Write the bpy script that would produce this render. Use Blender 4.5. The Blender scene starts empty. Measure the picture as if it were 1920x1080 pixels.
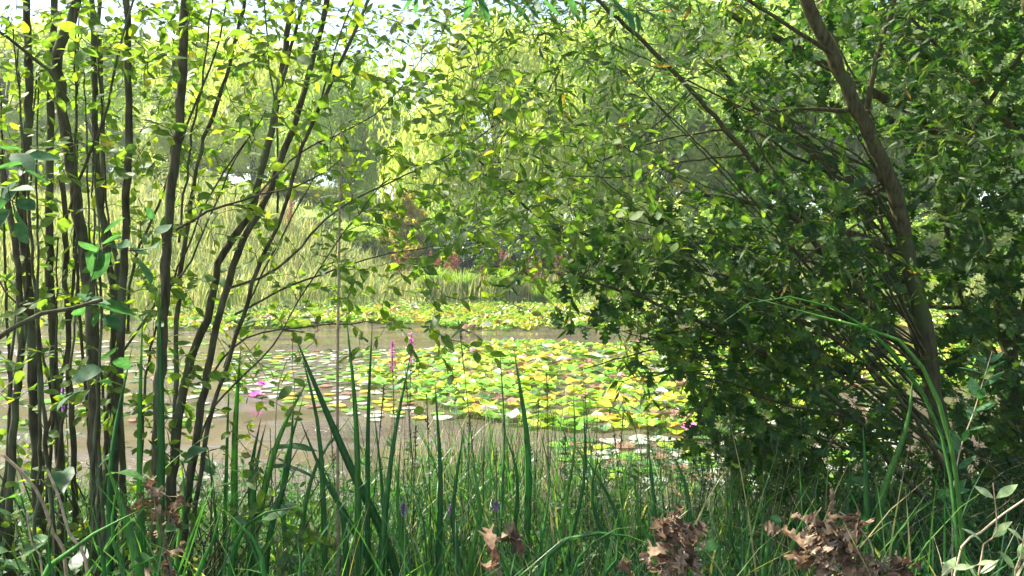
import bpy, math
import numpy as np
from mathutils import Vector

rng = np.random.default_rng(7)
R = math.radians
scene = bpy.context.scene
COL = scene.collection

# ------------------------------------------------------------------ camera, world, sun, exposure
F = 1507.0            # focal length in pixels of the 1920 wide photograph
CAM = np.array([0.0, 0.0, 1.9]); PITCH = R(-1.52)
cd = bpy.data.cameras.new('camera'); cam = bpy.data.objects.new('camera', cd); COL.objects.link(cam)
cam.location = CAM; cam.rotation_euler = (R(90) + PITCH, 0, 0)
cd.sensor_width = 36; cd.lens = 36 * F / 1920; cd.clip_end = 3000; cd.clip_start = 0.05
scene.camera = cam
SUN_AZ, SUN_EL = R(-66), R(52)
w = bpy.data.worlds.new('World'); scene.world = w; w.use_nodes = True
nt = w.node_tree; nt.nodes.clear()
sky = nt.nodes.new('ShaderNodeTexSky'); sky.sky_type = 'NISHITA'; sky.sun_disc = False
sky.sun_elevation = SUN_EL; sky.sun_rotation = SUN_AZ; sky.dust_density = 2.0
bg = nt.nodes.new('ShaderNodeBackground'); bg.inputs[1].default_value = 0.1
wo = nt.nodes.new('ShaderNodeOutputWorld')
nt.links.new(sky.outputs[0], bg.inputs[0]); nt.links.new(bg.outputs[0], wo.inputs[0])
sl = bpy.data.lights.new('sun', 'SUN'); sl.energy = 5.0; sl.angle = R(0.5); sl.color = (1, 0.94, 0.82)
sun = bpy.data.objects.new('sun', sl); COL.objects.link(sun)
SV = Vector((math.sin(SUN_AZ) * math.cos(SUN_EL), math.cos(SUN_AZ) * math.cos(SUN_EL), math.sin(SUN_EL)))
sun.rotation_euler = SV.to_track_quat('Z', 'Y').to_euler()
scene.view_settings.view_transform = 'Standard'; scene.view_settings.look = 'None'
scene.view_settings.exposure = 2.0; scene.view_settings.gamma = 1
scene.render.engine = 'CYCLES'
scene.cycles.max_bounces = 8; scene.cycles.diffuse_bounces = 4; scene.cycles.transmission_bounces = 6
scene.cycles.use_denoising = True

def P(px, py, d):
    """world point seen at photo pixel (px, py) at forward distance d"""
    x = (px - 960) / F; z = (540 - py) / F
    c, s = math.cos(PITCH), math.sin(PITCH)
    return np.array([x * d, d * (c - s * z), CAM[2] + d * (s + c * z)])
def onwater(px, py, z=0.0):
    v = P(px, py, 1.0) - CAM
    k = (z - CAM[2]) / v[2]
    return CAM + v * k
def proj(p):
    p = np.atleast_2d(p) - CAM
    c, s = math.cos(PITCH), math.sin(PITCH)
    d = p[:, 1] * c + p[:, 2] * s; u = -p[:, 1] * s + p[:, 2] * c
    return 960 + F * p[:, 0] / d, 540 - F * u / d, d

# ------------------------------------------------------------------ mesh building
def unit(a):
    return a / (np.linalg.norm(a, axis=-1, keepdims=True) + 1e-9)
class MB:
    def __init__(s): s.v = []; s.q = []; s.t = []; s.a = []; s.n = 0
    def add(s, v, q=None, t=None, a=None):
        v = np.asarray(v, float).reshape(-1, 3)
        if q is not None and len(q): s.q.append(np.asarray(q).reshape(-1, 4) + s.n)
        if t is not None and len(t): s.t.append(np.asarray(t).reshape(-1, 3) + s.n)
        s.v.append(v); s.a.append(np.full(len(v), rng.random()) if a is None else np.broadcast_to(a, (len(v),)))
        s.n += len(v)
    def mesh(s, name, mat, smooth=True):
        me = bpy.data.meshes.new(name)
        if s.n:
            v = np.concatenate(s.v); a = np.concatenate(s.a)
            q = np.concatenate(s.q) if s.q else np.zeros((0, 4), int)
            t = np.concatenate(s.t) if s.t else np.zeros((0, 3), int)
            loops = np.concatenate([q.ravel(), t.ravel()]).astype(np.int32)
            st = np.concatenate([np.arange(len(q)) * 4, len(q) * 4 + np.arange(len(t)) * 3]).astype(np.int32)
            me.vertices.add(len(v)); me.vertices.foreach_set('co', v.astype(np.float32).ravel())
            me.loops.add(len(loops)); me.loops.foreach_set('vertex_index', loops)
            me.polygons.add(len(st)); me.polygons.foreach_set('loop_start', st)
            me.polygons.foreach_set('use_smooth', np.full(len(st), smooth))
            at = me.attributes.new('var', 'FLOAT', 'POINT'); at.data.foreach_set('value', a.astype(np.float32))
            me.update(calc_edges=True); me.validate()
        me.materials.append(mat)
        return me
    def build(s, name, mat, parent=None, smooth=True):
        return link(name, s.mesh(name, mat, smooth), parent)
def link(name, data, parent=None):
    o = bpy.data.objects.new(name, data); COL.objects.link(o)
    if parent is not None:
        o.parent = parent
        p = np.array(parent.location)
        g = parent
        while g.parent is not None: g = g.parent; p = p + np.array(g.location)
        if data is not None and parent.get('wspace', True): o.location = -Vector(p)
    return o
def tag(o, label=None, cat=None, group=None, kind=None):
    if label: o['label'] = label
    if cat: o['category'] = cat
    if group: o['group'] = group
    if kind: o['kind'] = kind
    return o
def thing(name, label, cat, loc, group=None):
    o = bpy.data.objects.new(name, None); COL.objects.link(o); o.location = Vector([float(k) for k in loc])
    o.empty_display_size = .1
    return tag(o, label, cat, group)
def recopy(o, parent=None):
    c = o.copy(); COL.objects.link(c); c.parent = parent
    for ch in list(o.children): recopy(ch, c)
    return c

def spline(pts, n):
    pts = np.asarray(pts, float)
    if len(pts) == 2: return pts[0] + (pts[1] - pts[0]) * np.linspace(0, 1, n)[:, None]
    e = np.vstack([2 * pts[0] - pts[1], pts, 2 * pts[-1] - pts[-2]])
    L = np.concatenate([[0], np.cumsum(np.linalg.norm(np.diff(pts, axis=0), axis=1))])
    out = []
    for s in np.linspace(0, L[-1], n):
        i = min(np.searchsorted(L, s, side='right') - 1, len(pts) - 2); i = max(i, 0)
        t = (s - L[i]) / (L[i + 1] - L[i] + 1e-9)
        a, b, c, d = e[i], e[i + 1], e[i + 2], e[i + 3]
        out.append(.5 * ((2 * b) + (-a + c) * t + (2 * a - 5 * b + 4 * c - d) * t * t + (-a + 3 * b - 3 * c + d) * t ** 3))
    return np.array(out)
def tube(mb, p, r, sides=6, a=None, knob=0.0):
    p = np.asarray(p, float); n = len(p); r = np.broadcast_to(r, (n,)).copy()
    if knob: r *= 1 + knob * (rng.random(n) - .5)
    T = unit(np.gradient(p, axis=0))
    up = np.array([.31, .17, .93]) if abs(T[0][2]) < .8 else np.array([.9, .3, .1])
    X = unit(np.cross(T, up)); Y = np.cross(T, X)
    th = np.linspace(0, 2 * np.pi, sides, endpoint=False)
    v = p[:, None, :] + r[:, None, None] * (X[:, None, :] * np.cos(th)[None, :, None] + Y[:, None, :] * np.sin(th)[None, :, None])
    i, j = np.meshgrid(np.arange(n - 1), np.arange(sides), indexing='ij')
    k = (j + 1) % sides
    q = np.stack([i * sides + j, i * sides + k, (i + 1) * sides + k, (i + 1) * sides + j], -1).reshape(-1, 4)
    mb.add(v, q, None, a)

# leaf templates: half outline (t along the leaf, w half width)
def template(out, petiole=.1):
    out = [(0, .006), (petiole, .008)] + out
    t = np.array([o[0] for o in out]); wv = np.array([o[1] for o in out]); n = len(t)
    V = np.concatenate([np.stack([t, 0 * t], 1), np.stack([t, wv], 1), np.stack([t, -wv], 1)])
    q = []
    for i in range(n - 1):
        q.append((i, i + 1, n + i + 1, n + i)); q.append((i + 1, i, 2 * n + i, 2 * n + i + 1))
    return V, np.array(q)
OVATE = template([(.2, .13), (.38, .235), (.58, .25), (.78, .17), (.92, .07), (1, .004)])
NARROW = template([(.2, .06), (.4, .105), (.6, .105), (.8, .06), (1, .003)], .06)
LOBED = template([(.18, .06), (.26, .2), (.33, .22), (.36, .1), (.44, .14), (.5, .34), (.58, .35), (.6, .17), (.66, .2),
                  (.74, .34), (.81, .3), (.82, .15), (.88, .16), (.94, .17), (1, .04)], .08)
SIMPLE = (np.array([[0, 0], [.5, .2], [1, 0], [.5, -.2]]), np.array([[0, 1, 2, 3]]))
def leaves(mb, tm, p, d, nrm, size, var=None, fold=.3, droop=.25, wscale=1.0, twist=.0):
    V, q = tm; N = len(p); k = len(V)
    if N == 0: return
    d = unit(d); X = unit(np.cross(d, nrm)); Z = np.cross(X, d)
    size = np.broadcast_to(size, (N,))
    fo = fold * (rng.random(N) * 1.2 - .1); dr = droop * (rng.random(N) * 1.6 - .4); ws = wscale * (.8 + .4 * rng.random(N))
    t = V[:, 0][None, :]; wv = V[:, 1][None, :] * ws[:, None]
    h = fo[:, None] * np.abs(wv) - dr[:, None] * t ** 2
    if twist: h = h + twist * wv * t * (rng.random(N)[:, None] * 2 - 1) * 2 + twist * .15 * np.sin(t * 9 + rng.random(N)[:, None] * 6) * np.sign(wv + 1e-6)
    v = p[:, None, :] + size[:, None, None] * (t[..., None] * d[:, None, :] + wv[..., None] * X[:, None, :] + h[..., None] * Z[:, None, :])
    qq = (q[None] + (np.arange(N) * k)[:, None, None]).reshape(-1, 4)
    if var is None: var = rng.random(N)
    mb.add(v, qq, None, np.repeat(var, k))
def rdir(n): return unit(rng.normal(size=(n, 3)))

# ------------------------------------------------------------------ materials
def newmat(name):
    m = bpy.data.materials.new(name); m.use_nodes = True; t = m.node_tree; t.nodes.clear()
    return m, t, t.nodes.new, t.links.new
def ramp(t, stops):
    r = t.nodes.new('ShaderNodeValToRGB'); e = r.color_ramp.elements
    while len(e) < len(stops): e.new(.5)
    for i, (p, c) in enumerate(stops): e[i].position = p; e[i].color = (*c, 1)
    return r
def leafmat(name, stops, trans=.45, tboost=(2.6, 2.4, 1.2), rough=.45, spec=.4, scale=60, mott=.35, bump=.15, streak=False):
    m, t, N, L = newmat(name)
    at = N('ShaderNodeAttribute'); at.attribute_name = 'var'
    rp = ramp(t, stops); L(at.outputs['Fac'], rp.inputs[0])
    tc = N('ShaderNodeTexCoord'); no = N('ShaderNodeTexNoise'); no.inputs['Scale'].default_value = scale; no.inputs['Detail'].default_value = 3
    if streak:
        mp = N('ShaderNodeMapping'); mp.inputs['Scale'].default_value = (12, 12, .25); L(tc.outputs['Object'], mp.inputs[0]); L(mp.outputs[0], no.inputs['Vector'])
    else: L(tc.outputs['Object'], no.inputs['Vector'])
    mr = N('ShaderNodeMapRange'); mr.inputs[1].default_value = .3; mr.inputs[2].default_value = .7
    mr.inputs[3].default_value = 1 - mott; mr.inputs[4].default_value = 1 + mott; L(no.outputs[0], mr.inputs[0])
    mx = N('ShaderNodeVectorMath'); mx.operation = 'SCALE'; L(rp.outputs[0], mx.inputs[0]); L(mr.outputs[0], mx.inputs['Scale'])
    pr = N('ShaderNodeBsdfPrincipled'); L(mx.outputs[0], pr.inputs['Base Color'])
    pr.inputs['Roughness'].default_value = rough; pr.inputs['Specular IOR Level'].default_value = spec
    if bump:
        bp = N('ShaderNodeBump'); bp.inputs['Strength'].default_value = bump; bp.inputs['Distance'].default_value = .004
        L(no.outputs[0], bp.inputs['Height']); L(bp.outputs[0], pr.inputs['Normal'])
    tb = N('ShaderNodeVectorMath'); tb.operation = 'MULTIPLY'; tb.inputs[1].default_value = tboost; L(mx.outputs[0], tb.inputs[0])
    tr = N('ShaderNodeBsdfTranslucent'); L(tb.outputs[0], tr.inputs[0])
    ms = N('ShaderNodeMixShader'); ms.inputs[0].default_value = trans; L(pr.outputs[0], ms.inputs[1]); L(tr.outputs[0], ms.inputs[2])
    o = N('ShaderNodeOutputMaterial'); L(ms.outputs[0], o.inputs[0]); return m
def barkmat(name, c0, c1, c2, scale=9, bump=.5):
    m, t, N, L = newmat(name)
    tc = N('ShaderNodeTexCoord'); mp = N('ShaderNodeMapping'); mp.inputs['Scale'].default_value = (1, 1, .22)
    L(tc.outputs['Object'], mp.inputs[0])
    n1 = N('ShaderNodeTexNoise'); n1.inputs['Scale'].default_value = scale * 6; n1.inputs['Detail'].default_value = 6; L(mp.outputs[0], n1.inputs[0])
    n2 = N('ShaderNodeTexNoise'); n2.inputs['Scale'].default_value = scale * .5; n2.inputs['Detail'].default_value = 4; L(tc.outputs['Object'], n2.inputs[0])
    r1 = ramp(t, [(.3, c0), (.7, c1)]); L(n1.outputs[0], r1.inputs[0])
    r2 = ramp(t, [(.5, (0, 0, 0)), (.68, (1, 1, 1))]); L(n2.outputs[0], r2.inputs[0])
    mx = N('ShaderNodeMix'); mx.data_type = 'RGBA'; L(r2.outputs[0], mx.inputs[0]); L(r1.outputs[0], mx.inputs[6]); mx.inputs[7].default_value = (*c2, 1)
    pr = N('ShaderNodeBsdfPrincipled'); pr.inputs['Roughness'].default_value = .9; pr.inputs['Specular IOR Level'].default_value = .12; L(mx.outputs[2], pr.inputs['Base Color'])
    bp = N('ShaderNodeBump'); bp.inputs['Strength'].default_value = bump; bp.inputs['Distance'].default_value = .01
    L(n1.outputs[0], bp.inputs['Height']); L(bp.outputs[0], pr.inputs['Normal'])
    o = N('ShaderNodeOutputMaterial'); L(pr.outputs[0], o.inputs[0]); return m

M = {}
M['ovate'] = leafmat('sallow_leaf', [(0, (.045, .10, .018)), (.5, (.075, .14, .02)), (.93, (.12, .17, .02)), (.985, (.30, .24, .03))], .52, (3.2, 3.0, 1.2), rough=.55, spec=.28)
M['narrow'] = leafmat('willow_leaf', [(0, (.016, .05, .008)), (.5, (.036, .082, .011)), (.9, (.08, .11, .02)), (.98, (.16, .09, .03))], .42, (2.6, 2.7, 1.0), rough=.55, spec=.3)
M['oak'] = leafmat('oak_leaf', [(0, (.014, .044, .010)), (.5, (.030, .075, .013)), (.8, (.06, .115, .018)), (1, (.13, .19, .03))], .42, (2.3, 2.5, 1.0), rough=.55, spec=.28)
M['near'] = leafmat('near_leaf', [(0, (.035, .10, .04)), (1, (.06, .15, .055))], .4, (2, 2.2, 1.1), rough=.6, spec=.2)
M['dead'] = leafmat('dead_leaf', [(0, (.08, .048, .026)), (.6, (.19, .125, .075)), (1, (.36, .27, .18))], .2, (1.3, 1.1, .9), rough=.75, spec=.2, mott=.5)
M['pale'] = leafmat('pale_leaf', [(0, (.20, .30, .12)), (1, (.34, .42, .2))], .35, (1.4, 1.5, .9))
M['iris'] = leafmat('blade_leaf', [(0, (.032, .12, .033)), (.5, (.065, .19, .042)), (.85, (.12, .26, .045)), (.97, (.3, .24, .11))], .35, (2.2, 2.3, 1.1), rough=.5, spec=.3, scale=30, mott=.45, streak=True)
M['grass'] = leafmat('grass_blade', [(0, (.02, .08, .028)), (.5, (.04, .125, .03)), (.9, (.085, .19, .035)), (.96, (.3, .26, .12))], .4, (2.3, 2.4, 1.0), rough=.4, scale=20, mott=.2)
M['straw'] = leafmat('straw', [(0, (.32, .24, .13)), (1, (.5, .4, .26))], .15, (1.2, 1.1, 1), rough=.7)
M['rush'] = leafmat('rush', [(0, (.025, .035, .015)), (1, (.06, .08, .02))], .1, (1.3, 1.3, 1), rough=.5)
M['herb'] = leafmat('herb', [(0, (.02, .075, .02)), (1, (.055, .14, .03))], .4, (2.2, 2.3, 1.0))
M['fargrass'] = leafmat('far_grass', [(0, (.13, .22, .05)), (.5, (.24, .3, .09)), (1, (.42, .38, .2))], .4, (1.6, 1.5, 1.1), scale=3)
M['dock'] = leafmat('dock_seed', [(0, (.24, .08, .05)), (1, (.38, .16, .10))], .2, (1.4, 1.1, 1), rough=.8)
M['pink'] = leafmat('pink_petal', [(0, (.62, .12, .42)), (1, (.75, .25, .6))], .4, (1.1, 1.1, 1.1))
M['purple'] = leafmat('purple_petal', [(0, (.25, .06, .35)), (1, (.4, .12, .5))], .4, (1.1, 1.1, 1.1))
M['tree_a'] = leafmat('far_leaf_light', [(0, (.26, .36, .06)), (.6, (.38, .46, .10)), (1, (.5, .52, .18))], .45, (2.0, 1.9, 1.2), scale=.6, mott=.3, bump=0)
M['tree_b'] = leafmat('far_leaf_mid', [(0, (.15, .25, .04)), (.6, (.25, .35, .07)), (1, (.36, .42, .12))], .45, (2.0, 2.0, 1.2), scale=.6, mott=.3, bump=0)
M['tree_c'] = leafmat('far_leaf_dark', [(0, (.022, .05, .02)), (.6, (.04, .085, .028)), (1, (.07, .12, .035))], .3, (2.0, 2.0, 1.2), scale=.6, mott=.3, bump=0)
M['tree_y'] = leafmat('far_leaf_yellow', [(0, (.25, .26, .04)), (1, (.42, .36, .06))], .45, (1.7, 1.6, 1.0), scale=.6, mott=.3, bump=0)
M['bark'] = barkmat('sallow_bark', (.03, .027, .013), (.105, .095, .048), (.12, .14, .07))
M['bark2'] = barkmat('tree_bark', (.035, .031, .014), (.12, .108, .05), (.075, .10, .035))
M['twig'] = barkmat('dead_twig', (.12, .09, .06), (.24, .18, .12), (.3, .25, .18), 20)

def padmat(name, top, edge):
    m, t, N, L = newmat(name)
    at = N('ShaderNodeAttribute'); at.attribute_name = 'var'
    rp = ramp(t, [(0, top), (.55, top), (1.0, edge)])
    tc = N('ShaderNodeTexCoord'); no = N('ShaderNodeTexNoise'); no.inputs['Scale'].default_value = 9; no.inputs['Detail'].default_value = 5
    L(tc.outputs['Object'], no.inputs[0])
    ad = N('ShaderNodeMath'); ad.operation = 'MULTIPLY_ADD'; ad.inputs[1].default_value = .8; L(no.outputs[0], ad.inputs[0])
    sb = N('ShaderNodeMath'); sb.operation = 'SUBTRACT'; sb.inputs[1].default_value = .55; L(at.outputs['Fac'], sb.inputs[0]); L(sb.outputs[0], ad.inputs[2])
    L(ad.outputs[0], rp.inputs[0])
    pr = N('ShaderNodeBsdfPrincipled'); pr.inputs['Roughness'].default_value = .28; L(rp.outputs[0], pr.inputs['Base Color'])
    bp = N('ShaderNodeBump'); bp.inputs['Strength'].default_value = .25; bp.inputs['Distance'].default_value = .01
    L(no.outputs[0], bp.inputs['Height']); L(bp.outputs[0], pr.inputs['Normal'])
    tr = N('ShaderNodeBsdfTranslucent'); L(rp.outputs[0], tr.inputs[0])
    ms = N('ShaderNodeMixShader'); ms.inputs[0].default_value = .25; L(pr.outputs[0], ms.inputs[1]); L(tr.outputs[0], ms.inputs[2])
    o = N('ShaderNodeOutputMaterial'); L(ms.outputs[0], o.inputs[0]); return m
PADM = [('fresh green', padmat('pad_green', (.11, .30, .015), (.24, .38, .02))),
        ('yellow-green', padmat('pad_lime', (.25, .40, .015), (.42, .42, .03))),
        ('dark green', padmat('pad_dark', (.07, .17, .04), (.2, .16, .06))),
        ('yellowing', padmat('pad_yellow', (.46, .40, .03), (.45, .22, .03))),
        ('reddish brown', padmat('pad_brown', (.22, .12, .07), (.34, .2, .12))),
        ('pale sheen-tinted', padmat('pad_sky_sheen', (.34, .40, .30), (.45, .36, .30)))]  # white sky reflection on floating pads put into the colour

def groundmat():
    m, t, N, L = newmat('ground_soil')
    ge = N('ShaderNodeNewGeometry'); no = N('ShaderNodeTexNoise'); no.inputs['Scale'].default_value = .35; no.inputs['Detail'].default_value = 9
    L(ge.outputs['Position'], no.inputs[0])
    n2 = N('ShaderNodeTexNoise'); n2.inputs['Scale'].default_value = 14; n2.inputs['Detail'].default_value = 6; L(ge.outputs['Position'], n2.inputs[0])
    sep = N('ShaderNodeSeparateXYZ'); L(ge.outputs['Position'], sep.inputs[0])
    far = N('ShaderNodeMapRange'); far.inputs[1].default_value = 22; far.inputs[2].default_value = 26; L(sep.outputs[1], far.inputs[0])
    r1 = ramp(t, [(.35, (.16, .24, .04)), (.55, (.26, .33, .07)), (.72, (.40, .38, .14))]); L(no.outputs[0], r1.inputs[0])
    r2 = ramp(t, [(.35, (.025, .02, .012)), (.65, (.075, .06, .035))]); L(n2.outputs[0], r2.inputs[0])
    mx = N('ShaderNodeMix'); mx.data_type = 'RGBA'; L(far.outputs[0], mx.inputs[0]); L(r2.outputs[0], mx.inputs[6]); L(r1.outputs[0], mx.inputs[7])
    pr = N('ShaderNodeBsdfPrincipled'); pr.inputs['Roughness'].default_value = .95; L(mx.outputs[2], pr.inputs['Base Color'])
    bp = N('ShaderNodeBump'); bp.inputs['Strength'].default_value = .6; bp.inputs['Distance'].default_value = .05; L(n2.outputs[0], bp.inputs['Height']); L(bp.outputs[0], pr.inputs['Normal'])
    o = N('ShaderNodeOutputMaterial'); L(pr.outputs[0], o.inputs[0]); return m
def watermat():
    m, t, N, L = newmat('pond_water')
    ge = N('ShaderNodeNewGeometry'); mp = N('ShaderNodeMapping'); mp.inputs['Scale'].default_value = (1, 2.2, 1); L(ge.outputs['Position'], mp.inputs[0])
    n1 = N('ShaderNodeTexNoise'); n1.inputs['Scale'].default_value = 5; n1.inputs['Detail'].default_value = 4; n1.inputs['Roughness'].default_value = .6; L(mp.outputs[0], n1.inputs[0])
    n2 = N('ShaderNodeTexNoise'); n2.inputs['Scale'].default_value = .8; n2.inputs['Detail'].default_value = 6; L(ge.outputs['Position'], n2.inputs[0])
    rp = ramp(t, [(.35, (.06, .044, .035)), (.7, (.12, .09, .072))]); L(n2.outputs[0], rp.inputs[0])
    pr = N('ShaderNodeBsdfPrincipled'); L(rp.outputs[0], pr.inputs['Base Color']); pr.inputs['Roughness'].default_value = .06; pr.inputs['IOR'].default_value = 1.33
    bp = N('ShaderNodeBump'); bp.inputs['Strength'].default_value = 1; bp.inputs['Distance'].default_value = .1
    n3 = N('ShaderNodeTexNoise'); n3.inputs['Scale'].default_value = .33; n3.inputs['Detail'].default_value = 3; L(mp.outputs[0], n3.inputs[0])
    mr = N('ShaderNodeMapRange'); mr.inputs[1].default_value = .48; mr.inputs[2].default_value = .62; mr.inputs[3].default_value = .04; mr.inputs[4].default_value = .8
    L(n3.outputs[0], mr.inputs[0]); L(mr.outputs[0], bp.inputs['Strength']); L(n1.outputs[0], bp.inputs['Height']); L(bp.outputs[0], pr.inputs['Normal'])
    o = N('ShaderNodeOutputMaterial'); L(pr.outputs[0], o.inputs[0]); return m

# ------------------------------------------------------------------ ground and water
def wob(x, y, s):
    return np.sin(x * s + 1.3) * np.cos(y * s * 1.1 - .7) + .5 * np.sin(x * s * 2.3 + y * s * 1.7)
def height(x, y):
    x = np.asarray(x, float); y = np.asarray(y, float)
    near = 6.0 + .35 * np.sin(x * .9) + .2 * np.sin(x * 2.3 + 1); far = 39.5 + 1.5 * np.sin(x * .17 + .5) + .5 * np.sin(x * .7) - np.clip(-x - 6, 0, 11) * 1.25
    sd = np.minimum(np.minimum(y - near, far - y), np.minimum(x + 34, 34 - x))
    k = np.clip((sd + .9) / 2.0, 0, 1); k = k * k * (3 - 2 * k)
    bank = .36 + .04 * wob(x, y, 1.3)
    b = y - far
    hill = np.clip(b - 2, 0, 200) * .05 + np.clip(-x - 1, 0, 14) / 14 * np.clip(b - 3, 0, 60) * .42 + np.clip(x - 6, 0, 14) / 14 * np.clip(b - 3, 0, 60) * .2
    hill = 9 * (1 - np.exp(-hill / 9)) + .25 * wob(x, y, .21) * np.clip(b / 10, 0, 1)
    return bank + hill - k * (bank + .6)
def gz(x, y): return float(height(x, y))
def axis(a, b, fine0, fine1, step):
    f = np.arange(fine0, fine1, step)
    lo = fine0 - np.geomspace(step, fine0 - a, 16)[::-1]; hi = fine1 + np.geomspace(step, b - fine1, 16)
    return np.concatenate([lo, f, hi])
gx = axis(-900, 900, -36, 36, .6); gy = axis(-500, 1500, -3, 64, .4)
X, Y = np.meshgrid(gx, gy); Z = height(X, Y)
nx, ny = len(gx), len(gy)
i, j = np.meshgrid(np.arange(ny - 1), np.arange(nx - 1), indexing='ij')
q = np.stack([i * nx + j, i * nx + j + 1, (i + 1) * nx + j + 1, (i + 1) * nx + j], -1).reshape(-1, 4)
mb = MB(); mb.add(np.stack([X, Y, Z], -1).reshape(-1, 3), q, None, 0.0)
tag(mb.build('ground', groundmat()), kind='structure')
mb = MB(); mb.add([[-35.5, 4.5, 0], [35.5, 4.5, 0], [35.5, 43, 0], [-35.5, 43, 0]], [[0, 1, 2, 3]], None, 0.0)
tag(mb.build('pond_water', watermat()), kind='structure')

# ------------------------------------------------------------------ far trees
def crown_mesh(kind, H, W, n, seed):
    """leaves of a far tree, base at origin; returns (leaf MB, wood MB)"""
    global rng
    keep = rng; rng = np.random.default_rng(seed)
    lf, wd = MB(), MB()
    lobes = []
    z0 = {'broad': .22, 'weep': .3, 'bush': .12}[kind] * H
    nl = {'broad': 26, 'weep': 24, 'bush': 16}[kind]
    for k in range(nl):
        u = rng.random(); ph = rng.random() * 6.28
        zc = z0 + (H - z0) * (.08 + .84 * u)
        env = W * .5 * math.sin(math.pi * min(1, .18 + .8 * u)) ** .7
        rr = env * math.sqrt(rng.random()) * .85
        s = W * (.10 + .12 * rng.random()) * (1.1 if kind == 'bush' else 1)
        lobes.append((np.array([rr * math.cos(ph), rr * math.sin(ph), zc]), s))
    trunk = spline([(0, 0, -.3), (.03 * W, .02 * W, H * .3), (-.02 * W, 0, H * .6), (.02 * W, 0, H * .92)], 14)
    tube(wd, trunk, np.linspace(.022 * H, .003 * H, 14), 8)
    for c, s in lobes:
        a = trunk[max(1, min(12, int(13 * (c[2] / H) * .7)))]
        pp = spline([a, (a + c) / 2 + np.array([0, 0, .04 * H]), c], 7); tube(wd, pp, np.linspace(.007 * H, .0015 * H, 7), 5)
    per = n // nl
    for c, s in lobes:
        if kind == 'weep':
            # hanging strands
            ns = per // 14
            o = rdir(ns) * np.array([1, 1, .6]); st = c + o * s * (.6 + .4 * rng.random((ns, 1)))
            L = s * (1.0 + 1.4 * rng.random(ns))
            for m_ in range(14):
                p = st + np.stack([o[:, 0] * .25 * L * m_ / 14, o[:, 1] * .25 * L * m_ / 14, -L * m_ / 14], 1) + rng.normal(size=(ns, 3)) * .05
                d = np.array([0, 0, -1]) + rng.normal(size=(ns, 3)) * .35
                leaves(lf, SIMPLE, p, d, rdir(ns), .26 + .14 * rng.random(ns), fold=.2, droop=.1, wscale=.75, var=np.clip(rng.random(ns) * .7 + .15 + .3 * (rng.random() - .5), 0, 1))
        else:
            # twiggy sub clumps inside the lobe
            nc = max(8, per // 40)
            o = rdir(nc) * (.35 + .7 * rng.random((nc, 1)) ** .6)
            cc = c + o * s * np.array([1.15, 1.15, .8])
            m_ = per // nc
            p = np.repeat(cc, m_, 0) + rng.normal(size=(nc * m_, 3)) * s * .14
            d = rng.normal(size=p.shape) + np.array([0, 0, -.4])
            vv = np.repeat(rng.random(nc) * .55, m_) + rng.random(len(p)) * .45
            leaves(lf, SIMPLE, p, d, rdir(len(p)) + np.array([0, 0, .8]), (.2 + .16 * rng.random(len(p))) * (.8 if kind == 'bush' else 1.), fold=.2, droop=.1, var=vv)
    rng = keep
    return lf, wd
PROTO = {}
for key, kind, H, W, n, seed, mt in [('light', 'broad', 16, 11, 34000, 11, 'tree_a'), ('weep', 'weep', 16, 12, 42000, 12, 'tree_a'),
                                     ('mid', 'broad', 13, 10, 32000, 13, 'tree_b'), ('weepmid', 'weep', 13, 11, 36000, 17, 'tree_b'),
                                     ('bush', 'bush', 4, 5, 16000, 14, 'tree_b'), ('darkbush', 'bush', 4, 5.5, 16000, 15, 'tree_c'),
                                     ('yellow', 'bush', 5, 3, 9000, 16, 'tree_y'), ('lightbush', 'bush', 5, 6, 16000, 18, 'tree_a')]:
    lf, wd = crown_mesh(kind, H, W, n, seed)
    PROTO[key] = (lf.mesh('crown', M[mt]), wd.mesh('trunk', M['bark2']), H)
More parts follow.
